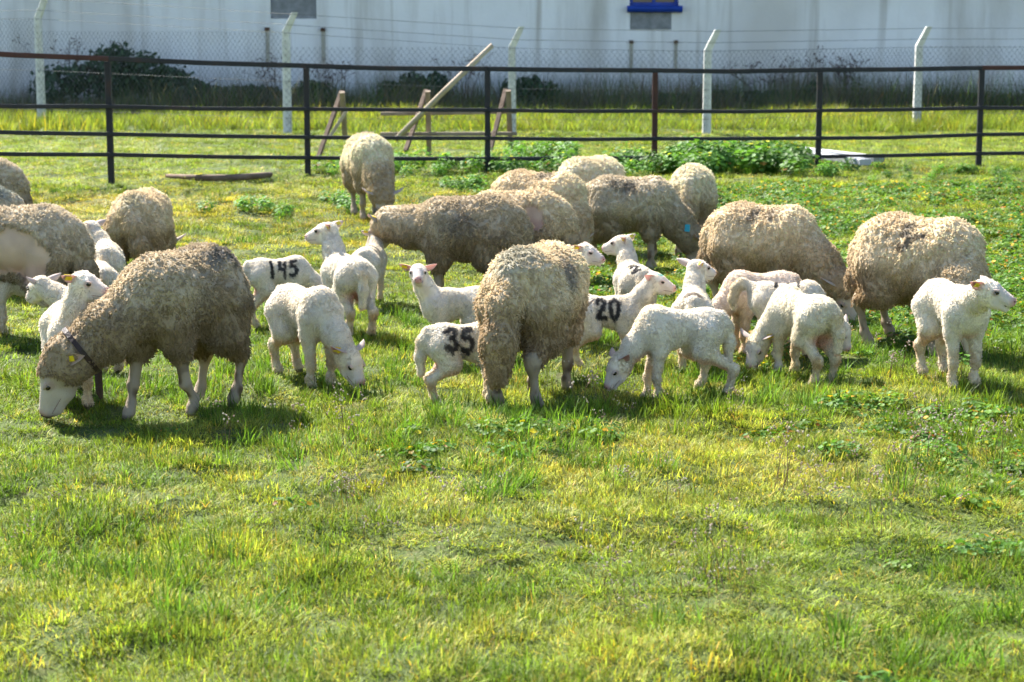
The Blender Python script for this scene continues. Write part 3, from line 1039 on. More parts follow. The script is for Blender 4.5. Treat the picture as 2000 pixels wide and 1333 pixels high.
def scatter(name, label, protos, P, tint, scale, g, tilt=0.12, parent=None, category=None):
    """one object: clump meshes set on points by geometry nodes"""
    n = len(P)
    me = bpy.data.meshes.new(name)
    me.vertices.add(n)
    me.vertices.foreach_set('co', np.asarray(P, np.float32).ravel())
    def attr(nm, typ, data, key):
        a = me.attributes.new(nm, typ, 'POINT'); a.data.foreach_set(key, np.asarray(data).ravel())
    c = np.ones((n, 4), np.float32); c[:, :3] = np.clip(tint, 0.003, 0.8)
    attr('tint', 'FLOAT_COLOR', c, 'color')
    attr('size', 'FLOAT_VECTOR', np.asarray(scale, np.float32) if np.ndim(scale) == 2 else np.repeat(np.asarray(scale, np.float32)[:, None], 3, 1), 'vector')
    rot = np.stack([g.normal(size=n) * tilt, g.normal(size=n) * tilt, g.random(n) * 6.283], -1).astype(np.float32)
    attr('turn', 'FLOAT_VECTOR', rot, 'vector')
    attr('pick', 'INT', g.integers(0, len(protos), n).astype(np.int32), 'value')
    me.update()
    col = bpy.data.collections.new(name + '_clumps')
    for i, o in enumerate(protos):
        col.objects.link(o)
    ng = bpy.data.node_groups.new(name, 'GeometryNodeTree')
    ng.interface.new_socket('Geometry', in_out='INPUT', socket_type='NodeSocketGeometry')
    ng.interface.new_socket('Geometry', in_out='OUTPUT', socket_type='NodeSocketGeometry')
    gi = ng.nodes.new('NodeGroupInput'); go = ng.nodes.new('NodeGroupOutput')
    ci = ng.nodes.new('GeometryNodeCollectionInfo')
    ci.inputs['Collection'].default_value = col
    ci.inputs['Separate Children'].default_value = True
    ci.inputs['Reset Children'].default_value = True
    ip = ng.nodes.new('GeometryNodeInstanceOnPoints')
    ip.inputs['Pick Instance'].default_value = True
    def named(nm, typ):
        a = ng.nodes.new('GeometryNodeInputNamedAttribute'); a.data_type = typ; a.inputs['Name'].default_value = nm
        return a.outputs['Attribute']
    e2r = ng.nodes.new('FunctionNodeEulerToRotation')
    ng.links.new(gi.outputs[0], ip.inputs['Points'])
    ng.links.new(ci.outputs[0], ip.inputs['Instance'])
    ng.links.new(named('pick', 'INT'), ip.inputs['Instance Index'])
    ng.links.new(named('turn', 'FLOAT_VECTOR'), e2r.inputs[0])
    ng.links.new(e2r.outputs[0], ip.inputs['Rotation'])
    ng.links.new(named('size', 'FLOAT_VECTOR'), ip.inputs['Scale'])
    ng.links.new(ip.outputs[0], go.inputs[0])
    o = bpy.data.objects.new(name, me)
    link(o, parent)
    md = o.modifiers.new('scatter', 'NODES'); md.node_group = ng
    tag(o, label, category, kind='stuff')
    return o

G_MAT = leaf_mat('grass_blade', 0.44, 0.50, 0.15)
H_MAT = leaf_mat('weed_leaf', 0.42, 0.55, 0.22)
pg = np.random.default_rng(5)
SHORT = [tuft('short_tuft_%d' % i, pg, 72, 0.080, 0.050, 0.0038, 0.75, 1.35, G_MAT, tip=(1.16, 1.07, .92), dry=0.07, seg=3) for i in range(7)]
LONG = [tuft('long_tuft_%d' % i, pg, 30, 0.050, 0.120, 0.0056, 0.45, 1.1, G_MAT, tip=(1.15, 1.05, .9), dry=0.05, seg=4) for i in range(6)]
BANK = [tuft('bank_tuft_%d' % i, pg, 46, 0.16, 0.26, 0.011, 0.35, 0.9, G_MAT, tip=(1.2, 1.1, .8), dry=0.10) for i in range(5)]
COVER = [leaf_clump('cover_clump_%d' % i, pg, 40, 0.090, 0.055, 0.0125, H_MAT, 4, autumn=0.07) for i in range(7)]
WEED = [leaf_clump('weed_clump_%d' % i, pg, 85, 0.22, 0.36, 0.034, H_MAT, 5, autumn=0.035) for i in range(5)]

def field_points(g, y0, y1, dens, margin=1.45):
    half = lambda y: 1000 / F_PX * y * margin + 0.6
    ymax = half(y1)
    n = int(dens * (y1 - y0) * 2 * ymax)
    x = (g.random(n) * 2 - 1) * ymax; y = y0 + (y1 - y0) * g.random(n)
    k = np.abs(x) < half(y)
    return x[k], y[k]

def tints(x, y, g):
    """tone of the sward: fresh green, yellow-green moss, straw and rusty patches"""
    n = len(x)
    a = noise2(x, y, 0.55, 101) + 0.5 * noise2(x, y, 1.7, 103) + 0.35 * noise2(x, y, 5.0, 107)
    fresh = np.array([0.205, 0.300, 0.034]); lime = np.array([0.335, 0.405, 0.064]); straw = np.array([0.500, 0.410, 0.115]); deep = np.array([0.080, 0.160, 0.025])
    t = a[:, None]
    c = fresh + (lime - fresh) * smooth(-0.5, 0.15, t)
    c = c + (straw - c) * (smooth(0.35, 1.10, t) * 0.38)
    c = c + (deep - c) * smooth(-0.55, -1.05, t) * 0.6
    b = noise2(x, y, 0.3, 111)[:, None]
    band = (smooth(12.5, 15.5, y) * (1 - smooth(18.5, 20.5, y)) * smooth(1.2, -0.6, x))[:, None]        # yellowing strip short of the fence
    c = c + (np.array([0.52, 0.41, 0.080]) - c) * band * (0.45 + 0.35 * np.clip(noise2(x, y, 2.0, 113), -1, 1)[:, None])
    far = smooth(20, 23, y)[:, None]
    c = c + (np.array([0.21, 0.30, 0.055]) * (1 + .25 * t) - c) * far * 0.8
    k = g.random((n, 1))
    tus_shade = smooth(.15, .6, noise2(x, y * 1.2, 3.2, 121) + .4 * noise2(x, y, 8.0, 123))[:, None] * (1 - far)
    c = c + (np.array([0.085, 0.185, 0.026]) - c) * tus_shade * .62  # tussock shadows painted into the tint as deep green patches
    c = np.where(k < .12, c * .45 + np.array([0.46, 0.39, 0.12]) * .55, c)
    c = np.where(k > .78, c * .5 + np.array([0.085, 0.175, 0.025]) * .5, c)
    return c * (0.62 + 0.70 * g.random((n, 1)))

def sward():
    g = np.random.default_rng(23)
    xs, ys = [], []
    for y0, y1, d in ((3.6, 6.5, 330), (6.5, 9.5, 280), (9.5, 14, 190), (14, 21, 110), (21, 30.5, 60)):
        x, y = field_points(g, y0, y1, d)
        xs.append(x); ys.append(y)
    x, y = np.concatenate(xs), np.concatenate(ys)
    hole = noise2(x, y, 1.9, 131) + .5 * noise2(x, y, 5, 133)
    keep = g.random(len(x)) < np.clip(1.05 - smooth(.95, 1.3, hole) * .7, 0.1, 1)
    x, y = x[keep], y[keep]
    hgt = 0.82 + 0.30 * noise2(x, y, 1.1, 141) + 0.40 * noise2(x, y, 3.4, 143) + 0.35 * noise2(x, y, 7.5, 145)
    hgt = hgt + .35 * smooth(.15, .6, noise2(x, y * 1.2, 3.2, 121) + .4 * noise2(x, y, 8.0, 123))
    hgt = np.clip(hgt * .86, 0.34, 1.6)
    wid = np.clip(1.0 + 0.06 * np.maximum(y - 9, 0), 1, 2.0)
    sc = np.stack([wid, wid, hgt * (0.8 + 0.4 * g.random(len(x)))], -1)
    scatter('grass', 'short yellow green pasture grass', SHORT, np.stack([x, y, ground_h(x, y)], -1), tints(x, y, g), sc, g)
    # longer fresh tufts, thicker where the flock stands
    xs, ys = [], []
    for y0, y1, d in ((3.6, 7.5, 80), (7.5, 11.5, 110), (11.5, 20, 36)):
        a, b = field_points(g, y0, y1, d); xs.append(a); ys.append(b)
    x, y = np.concatenate(xs), np.concatenate(ys)
    m = noise2(x, y, 1.0, 151) + .6 * noise2(x, y, 2.6, 153) + 0.35 * (smooth(7.4, 8.2, y) - smooth(9.6, 11, y)) - 0.45 * smooth(12, 14, y)
    keep = g.random(len(x)) < smooth(-0.15, 0.6, m)
    x, y = x[keep], y[keep]
    c = np.array([0.110, 0.215, 0.028]) * (0.75 + 0.6 * g.random((len(x), 1))) + np.array([.05, .035, .0]) * smooth(-.2, .8, noise2(x, y, 1.3, 155))[:, None]
    scatter('tall_grass', 'longer fresh green grass tufts about the flock', LONG, np.stack([x, y, ground_h(x, y)], -1), c, 0.46 + 0.52 * g.random(len(x)), g)
    # round-leaved ground cover, dense on the right and in patches elsewhere
    xs, ys = [], []
    for y0, y1, d in ((3.6, 9, 130), (9, 14, 130), (14, 20.5, 90)):
        a, b = field_points(g, y0, y1, d); xs.append(a); ys.append(b)
    x, y = np.concatenate(xs), np.concatenate(ys)
    u = x / (y * 1000 / F_PX)
    zone = smooth(0.25, 0.65, u) * smooth(9.3, 10.5, y) + smooth(0.55, 0.9, u) * smooth(5.5, 6.5, y) * (1 - smooth(8.2, 8.8, y)) * .65 + smooth(0.05, .3, u) * smooth(11, 12.5, y) * .8
    m = noise2(x, y, 0.9, 161) + .6 * noise2(x, y, 2.8, 163)
    keep = g.random(len(x)) < np.clip(smooth(0.65, 1.1, m) * .45 + zone * smooth(-0.9, 0.2, m), 0, .95)
    x, y = x[keep], y[keep]
    c = np.array([0.075, 0.175, 0.024]) * (0.7 + 0.7 * g.random((len(x), 1))) + np.array([.05, .05, .0]) * smooth(.2, .9, g.random((len(x), 1)))
    sc = (0.55 + 0.55 * g.random(len(x))) * np.clip(1 + .03 * (y - 9), 1, 1.35)
    scatter('ground_cover', 'low round leaved weeds with some orange leaves among the grass', COVER, np.stack([x, y, ground_h(x, y) + .005], -1), c, sc, g)
sward()

def dry_stems():
    """thin brown stalks with small pale seed heads"""
    g = np.random.default_rng(31)
    m, nt, out = new_mat('dry_stem')
    b = principled(nt, out, 0.9, 0.1)
    a = nt.nodes.new('ShaderNodeAttribute'); a.attribute_name = 'tone'
    nt.links.new(a.outputs['Color'], b.inputs['Base Color'])
    protos = []
    for i in range(6):
        V, F, T = [], [], []
        for _ in range(4):
            az = g.random() * 6.28; L = 0.10 + .09 * g.random()
            p = (g.normal() * .02, g.normal() * .02, 0)
            v, f = blade_strip(p, az, L, .0022, .12 + .2 * g.random(), .3, 3)
            o = len(V); V += v; F += [tuple(i_ + o for i_ in q) for q in f]; T += [(.20, .12, .08)] * len(v)
            tip = v[-1]
            for q in range(5):
                c = tip + np.array([g.normal() * .010, g.normal() * .010, -.03 * g.random() + .004])
                v2, f2 = uv_ball(c, np.eye(3), .0024 + .0016 * g.random(), 5, 3)
                o = len(V); V += list(v2); F += [tuple(i_ + o for i_ in q_) for q_ in f2]; T += [[(.40, .31, .24), (.30, .21, .15), (.50, .43, .34)][g.integers(3)]] * len(v2)
        protos.append(proto_mesh('stem_clump_%d' % i, V, F, T, m))
    spots = [(1805, 735, 14), (1830, 722, 10), (1790, 760, 8), (615, 865, 10), (600, 890, 6), (700, 1000, 8), (690, 1060, 10), (705, 1120, 6), (1290, 990, 8), (1550, 960, 10), (1600, 985, 12),
             (1270, 1160, 16), (1340, 1130, 10), (1420, 1160, 8), (1230, 830, 8), (1370, 800, 8), (1640, 700, 8), (1160, 800, 6), (1750, 920, 14), (1880, 900, 14), (1960, 870, 10), (1700, 860, 10),
             (440, 830, 4), (880, 1050, 6), (1500, 860, 8), (950, 990, 5), (150, 1100, 5), (1900, 1000, 12), (330, 520, 5), (1730, 1040, 8)]
    P = []
    for px, py, n in spots:
        c = ground_at(px, py)
        for _ in range((n + 1) // 3):
            x, y = c.x + g.normal() * .11, c.y + g.normal() * .14
            P.append((x, y, float(ground_h(x, y))))
    P = np.array(P)
    scatter('dry_stems', 'thin dry stalks with small pale seed heads in the grass', protos, P, np.ones((len(P), 3)) * .5, .7 + .6 * g.random(len(P)), g, .1)
dry_stems()

# ------------------------------------------------------------------ building behind
WALL_Y = 38.5
def wall_material():
    m, nt, out = new_mat('stained_white_plaster')
    b = principled(nt, out, 0.85, 0.2)
    tc = nt.nodes.new('ShaderNodeTexCoord')
    def noise(scale, stretch, detail=5.0, rough=.6):
        mp = nt.nodes.new('ShaderNodeMapping'); mp.inputs['Scale'].default_value = stretch
        nt.links.new(tc.outputs['Object'], mp.inputs[0])
        n = nd(nt, 'ShaderNodeTexNoise', inputs={'Scale': scale, 'Detail': detail, 'Roughness': rough})
        nt.links.new(mp.outputs[0], n.inputs['Vector'])
        return n.outputs['Fac']
    def mix(a, bcol, fac):
        x = nd(nt, 'ShaderNodeMix', data_type='RGBA')
        if isinstance(a, tuple): x.inputs[6].default_value = (*a, 1)
        else: nt.links.new(a, x.inputs[6])
        x.inputs[7].default_value = (*bcol, 1)
        nt.links.new(fac, x.inputs[0])
        return x.outputs[2]
    base = ramp(nt, [(0.3, (0.76, 0.76, 0.76)), (0.7, (0.86, 0.86, 0.85))], noise(0.6, (1, 1, 1)))
    st1 = ramp(nt, [(0.50, (0, 0, 0)), (0.74, (.62, .62, .62))], noise(1.0, (1.0, 1, .16), 6))          # runs down the wall
    st2 = ramp(nt, [(0.56, (0, 0, 0)), (0.75, (.7, .7, .7))], noise(3.2, (1.0, 1, .05), 4))
    sx = nt.nodes.new('ShaderNodeSeparateXYZ'); nt.links.new(tc.outputs['Object'], sx.inputs[0])
    mr = nd(nt, 'ShaderNodeMapRange'); mr.inputs['From Min'].default_value = 1.25; mr.inputs['From Max'].default_value = 0.1
    nt.links.new(sx.outputs['Z'], mr.inputs['Value'])
    splash = nd(nt, 'ShaderNodeMath', operation='MULTIPLY'); nt.links.new(mr.outputs[0], splash.inputs[0]); nt.links.new(noise(1.5, (1, 1, .7)), splash.inputs[1])
    c = mix(base.outputs[0], (0.30, 0.27, 0.22), st1.outputs[0])
    c = mix(c, (0.36, 0.33, 0.28), st2.outputs[0])
    c = mix(c, (0.24, 0.21, 0.17), splash.outputs[0])                                                    # dirt thrown up from the soil
    st3 = ramp(nt, [(0.50, (0, 0, 0)), (0.72, (.55, .55, .55))], noise(0.33, (1, 1, .55), 4, .5))
    c = mix(c, (0.46, 0.42, 0.36), st3.outputs[0])
    nt.links.new(c, b.inputs['Base Color'])
    bp = nd(nt, 'ShaderNodeBump', inputs={'Strength': .25, 'Distance': .02}); nt.links.new(noise(14, (1, 1, 1)), bp.inputs['Height']); nt.links.new(bp.outputs[0], b.inputs['Normal'])
    return m

def building():
    root = empty('farm_building', (0, WALL_Y, 0))
    tag(root, 'long whitewashed farm building with stained wall and small windows', 'building')
    wm = wall_material()
    x0, x1, z1, dep = -26.0, 27.0, 4.9, 9.0
    r1 = [at(527, -40, WALL_Y).x, at(617, -40, WALL_Y).x, at(527, 37, WALL_Y).z, 2.55]
    r2 = [at(1230, -40, WALL_Y).x, at(1326, -40, WALL_Y).x, at(1300, 12, WALL_Y).z, 2.75]
    # front face with two window openings, local y = 0 is the face
    xs = sorted([x0, r1[0], r1[1], r2[0], r2[1], x1]); zs = sorted([-0.1, r1[2], r1[3], r2[2], r2[3], z1])
    mb = MB()
    for i in range(5):
        for j in range(5):
            cx_, cz_ = (xs[i] + xs[i + 1]) / 2, (zs[j] + zs[j + 1]) / 2
            if any(r[0] < cx_ < r[1] and r[2] < cz_ < r[3] for r in (r1, r2)):
                continue
            mb.add([(xs[i], 0, zs[j]), (xs[i + 1], 0, zs[j]), (xs[i + 1], 0, zs[j + 1]), (xs[i], 0, zs[j + 1])], [(0, 1, 2, 3)])
    for r in (r1, r2):
        a, b_, c, d = r; t = .22
        mb.add([(a, 0, c), (b_, 0, c), (b_, t, c), (a, t, c)], [(0, 1, 2, 3)]); mb.add([(a, 0, d), (b_, 0, d), (b_, t, d), (a, t, d)], [(3, 2, 1, 0)])
        mb.add([(a, 0, c), (a, 0, d), (a, t, d), (a, t, c)], [(3, 2, 1, 0)]); mb.add([(b_, 0, c), (b_, 0, d), (b_, t, d), (b_, t, c)], [(0, 1, 2, 3)])
    mb.add([(x0, 0, -.1), (x0, dep, -.1), (x0, dep, z1), (x0, 0, z1)], [(0, 3, 2, 1)])
    mb.add([(x1, 0, -.1), (x1, dep, -.1), (x1, dep, z1), (x1, 0, z1)], [(0, 1, 2, 3)])
    mb.add([(x0, dep, -.1), (x1, dep, -.1), (x1, dep, z1), (x0, dep, z1)], [(0, 3, 2, 1)])
    mb.build('wall', wm, root)
    rm = mottled('roof_sheet', (.20, .19, .18), (.33, .31, .29), 2.0, .8, .2)
    mb = MB(); mb.add([(x0 - .3, -.35, z1), (x1 + .3, -.35, z1), (x1 + .3, dep / 2, z1 + 1.1), (x0 - .3, dep / 2, z1 + 1.1), (x1 + .3, dep + .35, z1), (x0 - .3, dep + .35, z1)], [(0, 1, 2, 3), (3, 2, 4, 5)])
    rf = mb.build('roof', rm, root)
    sm = rf.modifiers.new('thickness', 'SOLIDIFY'); sm.thickness = .08
    sack = mottled('grey_window_board', (.16, .165, .17), (.30, .31, .32), 6, .8, .3)
    blue = mottled('blue_paint', (.004, .03, .20), (.01, .05, .32), 6, .45, .1)
    glass = flat('dark_glass', (.015, .02, .03), .1, .6)
    w1 = mesh_obj('window', [(r1[0], .06, r1[2]), (r1[1], .06, r1[2]), (r1[1], .06, r1[3]), (r1[0], .06, r1[3])], [(0, 1, 2, 3)], sack, root)
    tag(w1, 'window blocked with grey sheeting')
    w2 = mesh_obj('window', [(r2[0], .15, r2[2]), (r2[1], .15, r2[2]), (r2[1], .15, r2[3]), (r2[0], .15, r2[3])], [(0, 1, 2, 3)], glass, root)
    tag(w2, 'dark window in a blue frame')
    mb = MB(); a, b_, c, d = r2
    mb.box((a - .02, -.06, c - .12), (b_ + .05, .14, c - .003)); mb.tube([(a - .05, -.07, c - .06), (b_ + .07, -.07, c - .06)], .065, 8)
    mb.build('sill', blue, w2)
    mb = MB()
    for q0, q1 in (((a + .002, .08, c), (a + .07, .14, d)), ((b_ - .07, .08, c), (b_ - .002, .14, d)), ((a + .07, .09, c + .003), (b_ - .07, .135, c + .07)), (((a + b_) / 2 - .03, .085, c + .07), ((a + b_) / 2 + .03, .132, d))):
        mb.box(q0, q1)
    mb.build('frame', blue, w2)
    # render patch under the blue window
    p0, p1 = at(1231, 17, WALL_Y), at(1311, 58, WALL_Y)
    mb = MB(); mb.box((p0.x, -.012, p1.z), (p1.x, .0, p0.z - .03)); mb.build('plaster_patch', sack, root)
    rust = mottled('rusty_bracket', (.05, .03, .02), (.14, .08, .05), 10, .8, .2)
    streak = mottled('rust_streak_plaster', (.30, .28, .22), (.44, .42, .36), 4, .9, .1)
    for px, y0, y1, w in ((522, 55, 122, 9), (631, 56, 124, 9), (1233, 80, 145, 8), (1320, 80, 140, 8)):
        p, q = at(px, y0, WALL_Y), at(px, y1, WALL_Y)
        ww = w / 2 * WALL_Y / F_PX
        mb = MB(); mb.box((p.x - ww, -.07, p.z - .05), (p.x + ww, -.001, p.z + .01)); bk = mb.build('bracket', rust, root)
        mb = MB(); mb.box((p.x - ww * .8, -.03, q.z), (p.x + ww * .8, -.001, p.z - .053)); mb.build('pipe', streak, bk)
building()

# ------------------------------------------------------------------ chain link fence on bent concrete posts
def chain_link():
    root = empty('chain_link_fence', (0, 30, 0))
    tag(root, 'tall chain link fence with white bent concrete posts before the wall', 'fence')
    conc = mottled('whitewashed_concrete', (.50, .49, .46), (.74, .73, .70), 9, .85, .4, 45)
    wire = flat('galvanised_wire', (.13, .135, .14), .7, .2)
    spec = [((82, 245), 35, -6, -6), ((562, 262), 62, 25, 12), ((1000, 262), 92, 52, 15), ((1380, 262), 98, 58, 12), ((1790, 250), 90, 52, 14)]
    feet = []
    for (bx, by), yb, yt, lean in spec:
        Y = ground_at(bx, by).y
        z0 = at(bx, by, Y)
        feet.append((z0, at(bx, yb, Y).z, at(bx, yt, Y).z))
    # posts continue beyond the frame
    f0, fn = feet[0], feet[-1]
    feet = [(f0[0] + (f0[0] - feet[1][0]) * k, f0[1], f0[2]) for k in (2, 1)] + feet + [(fn[0] + Vector((3.1 * k, .2 * k, 0)), fn[1], fn[2]) for k in (1, 2)]
    pts = []
    for p, zb, zt in feet:
        w = .055
        mb = MB()
        zb = max(zb, 1.25); zt = max(zt, zb + .28)
        prof = [(p.x, p.y, -.1), (p.x, p.y, zb), (p.x + .14, p.y - .05, zt)]
        ws = [w * 1.15, w, w * .85]
        V, F = [], []
        for (x, y, z), q in zip(prof, ws):
            c = q * .25
            V += [(x - q, y - q + c, z), (x - q + c, y - q, z), (x + q - c, y - q, z), (x + q, y - q + c, z), (x + q, y + q - c, z), (x + q - c, y + q, z), (x - q + c, y + q, z), (x - q, y + q - c, z)]
        for i in range(2):
            for k in range(8):
                F.append((i * 8 + k, i * 8 + (k + 1) % 8, (i + 1) * 8 + (k + 1) % 8, (i + 1) * 8 + k))
        F.append(tuple(range(16, 24)))
        mb.add([(a, b - 30, c) for a, b, c in V], F)
        mb.build('post', conc, root)
        pts.append((Vector((p.x, p.y - 30 - .07, 0)), zb, zt))
    # line wires and barbed strands
    for zf in (0.12, .5, 1.0):
        mb = MB(); mb.tube([q + Vector((0, 0, .08 + (zb - .10) * zf)) for q, zb, zt in pts], .0028, 4); mb.build('line_wire', wire, root)
    for k in (.35, .9):
        mb = MB(); mb.tube([q + Vector((.14 * k, -.05 * k, zb + (zt - zb) * k)) for q, zb, zt in pts], .0032, 4); mb.build('barbed_wire', wire, root)
    V, F = [], []
    step, r = .085, .0021
    for i in range(len(pts) - 1):
        a, za, _ = pts[i]; b, zb, _ = pts[i + 1]
        Lh = (b - a).xy.length; d = (b - a).normalized(); H = min(za, zb)
        n = int(Lh / step)
        for sg in (1, -1):
            for j in range(-int(H / step) - 1, n + int(H / step) + 2):
                u0, u1, z0, z1 = j * step, j * step + sg * H * .8, .04, H
                if sg * (u1 - u0) <= 0: continue
                def clip(u, z, uu, zz):
                    if u < 0: z = z + (0 - u) / (uu - u) * (zz - z); u = 0
                    if u > Lh: z = z + (Lh - u) / (uu - u) * (zz - z); u = Lh
                    return u, z
                if max(u0, u1) <= 0 or min(u0, u1) >= Lh: continue
                p0 = clip(u0, z0, u1, z1); p1 = clip(u1, z1, u0, z0)
                A = a + d * p0[0] + Vector((0, sg * .004, p0[1])); B_ = a + d * p1[0] + Vector((0, sg * .004, p1[1]))
                ax_ = (B_ - A).normalized(); s1 = ax_.cross(Vector((0, 1, 0))).normalized() * r; s2 = Vector((0, r, 0))
                o = len(V)
                for base in (A, B_):
                    V += [tuple(base + s1), tuple(base - s1 * .5 + s2 * .87), tuple(base - s1 * .5 - s2 * .87)]
                F += [(o, o + 1, o + 4, o + 3), (o + 1, o + 2, o + 5, o + 4), (o + 2, o, o + 3, o + 5)]
    me = mesh_obj('wire_mesh', V, F, wire, root)
    me['kind'] = 'stuff'
chain_link()

# ------------------------------------------------------------------ dark steel rail fence
def rail_fence():
    root = empty('rail_fence', (0, 21, 0))
    tag(root, 'dark steel four rail fence running across behind the flock', 'fence')
    steel = mottled('dark_paint_rust', (.012, .013, .017), (.022, .021, .024), 5, .55, .25, 40, c3=(.05, .024, .018))
    rusty = mottled('rusty_red_paint', (.045, .018, .014), (.075, .026, .020), 7, .6, .3, 40)
    posts = [(-1060, 243, (72, 192, 247, 290)), (-610, 224, (84, 198, 250, 293)), (-185, 207, (96, 204, 254, 297)), (210, 187, (115, 208, 262, 302)), (598, 177, (129, 213, 268, 308)), (952, 175, (135, 215, 270, 310)), (1280, 170, (138, 217, 271, 308)),
             (1602, 169, (137, 216, 270, 306)), (1918, 167, (133, 211, 263, 300)), (2230, 165, (131, 208, 258, 296)), (2540, 163, (131, 208, 258, 296)), (2850, 161, (131, 208, 257, 295))]
    P = []
    for px, ppm, ry in posts:
        Y = F_PX / ppm * math.cos(PITCH) * 1.0
        P.append((at(px, ry[0], Y).x, Y, [at(px, y, Y).z for y in ry]))
    O = Vector((0, -21, 0))
    for i, (x, y, zs) in enumerate(P):
        mb = MB(); mb.bar((x, y - 21, -.15), (x, y - 21, zs[0] - .027), .062, .062)
        mb.build('post', rusty if i == 6 else steel, root)
    for i in range(len(P) - 1):
        for k in range(4):
            (xa, ya, za), (xb, yb, zb) = P[i], P[i + 1]
            a, b = Vector((xa, ya, za[k])) + O, Vector((xb, yb, zb[k])) + O
            d = (b - a).normalized()
            off = Vector((0, 0, 0)) if k == 0 else Vector((0, -.045, 0))
            e = .0 if k == 0 else .0
            md_ = a.lerp(b, .4 + .2 * rng.random()) + Vector((0, 0, -.012 * rng.random() - .002))
            hh = .052 if k == 0 else .042
            mb = MB(); mb.bar(a + off + d * .001, md_ + off, .038, hh); mb.bar(md_ + off, b + off - d * .001, .038, hh)
            mb.build('rail', rusty if (k == 0 and i in (2, 8)) else steel, root)
rail_fence()

# ------------------------------------------------------------------ timber lying beyond the fence
def timber():
    wood = mottled('weathered_wood', (.19, .14, .10), (.34, .27, .20), 5, .85, .4, 30, stretch=(1, 1, .25))
    pale = mottled('pale_pole', (.34, .27, .19), (.50, .41, .30), 6, .8, .3, 40)
    brown = mottled('brown_wood', (.10, .065, .045), (.20, .14, .10), 6, .85, .4, 30)
    Y = 24.6
    root = empty('wooden_trestle', (at(830, 300, Y).x, Y, 0))
    tag(root, 'weathered wooden trestle rack of three leaning frames beyond the rail fence', 'trestle')
    o = Vector(root.location)
    def beam(name, p, q, y0, y1, w, mat):
        mb = MB(); mb.bar(at(*p, Y) - o + Vector((0, y0, 0)), at(*q, Y) - o + Vector((0, y1, 0)), w, w * .75); mb.build(name, mat, root)
    for ax_, ay, lx, ly, vx, vy in ((667, 180, 626, 306, 670, 275), (834, 178, 795, 292, 836, 306), (991, 177, 958, 290, 997, 292)):
        beam('leg', (ax_ - 3, ay), (lx, ly), .28, -.32, .055, brown)
        beam('leg', (ax_ + 2, ay), (vx, vy), -.06, .30, .062, wood)
    beam('rail', (742, 263), (1010, 262), .06, .06, .06, wood)
    beam('rail', (742, 224), (1010, 220), .16, .16, .06, wood)
    mb = MB(); mb.tube([at(772, 274, Y - .35), at(868, 178, Y - .35), at(962, 88, Y - .35)], [.034, .034, .030], 8)
    tag(mb.build('wooden_pole', pale, None, True), 'long pale wooden pole leaning up across the trestle', 'pole')
    mb = MB(); mb.bar(at(641, 272, Y - .5), at(677, 217, Y - .5), .06, .04)
    tag(mb.build('wooden_stake', pale), 'short pale stake leaning on the leftmost trestle leg', 'stake')
    bp = mottled('grey_plank', (.30, .31, .33), (.48, .49, .50), 6, .8, .3, 30)
    for (a, b, lab) in (((1560, 314), (1716, 330), 'longer grey plank lying in the grass behind the rail fence'), ((1575, 322), (1690, 336), 'shorter grey plank lying in front of the longer one')):
        p, q = ground_at(*a), ground_at(*b)
        mb = MB(); mb.bar(p + Vector((0, 0, .13)), q + Vector((0, 0, .11)), .16, .07)
        tag(mb.build('plank', bp), lab, 'plank', 'grey planks in the grass')
    pts = [ground_at(px, py) + Vector((0, 0, .05)) for px, py in ((325, 351), (390, 356), (450, 358), (530, 357))]
    mb = MB(); mb.tube(pts, [.02, .035, .04, .03], 7)
    tag(mb.build('fallen_branch', brown, None, True), 'brown branch lying on the ground before the fence', 'branch')
timber()

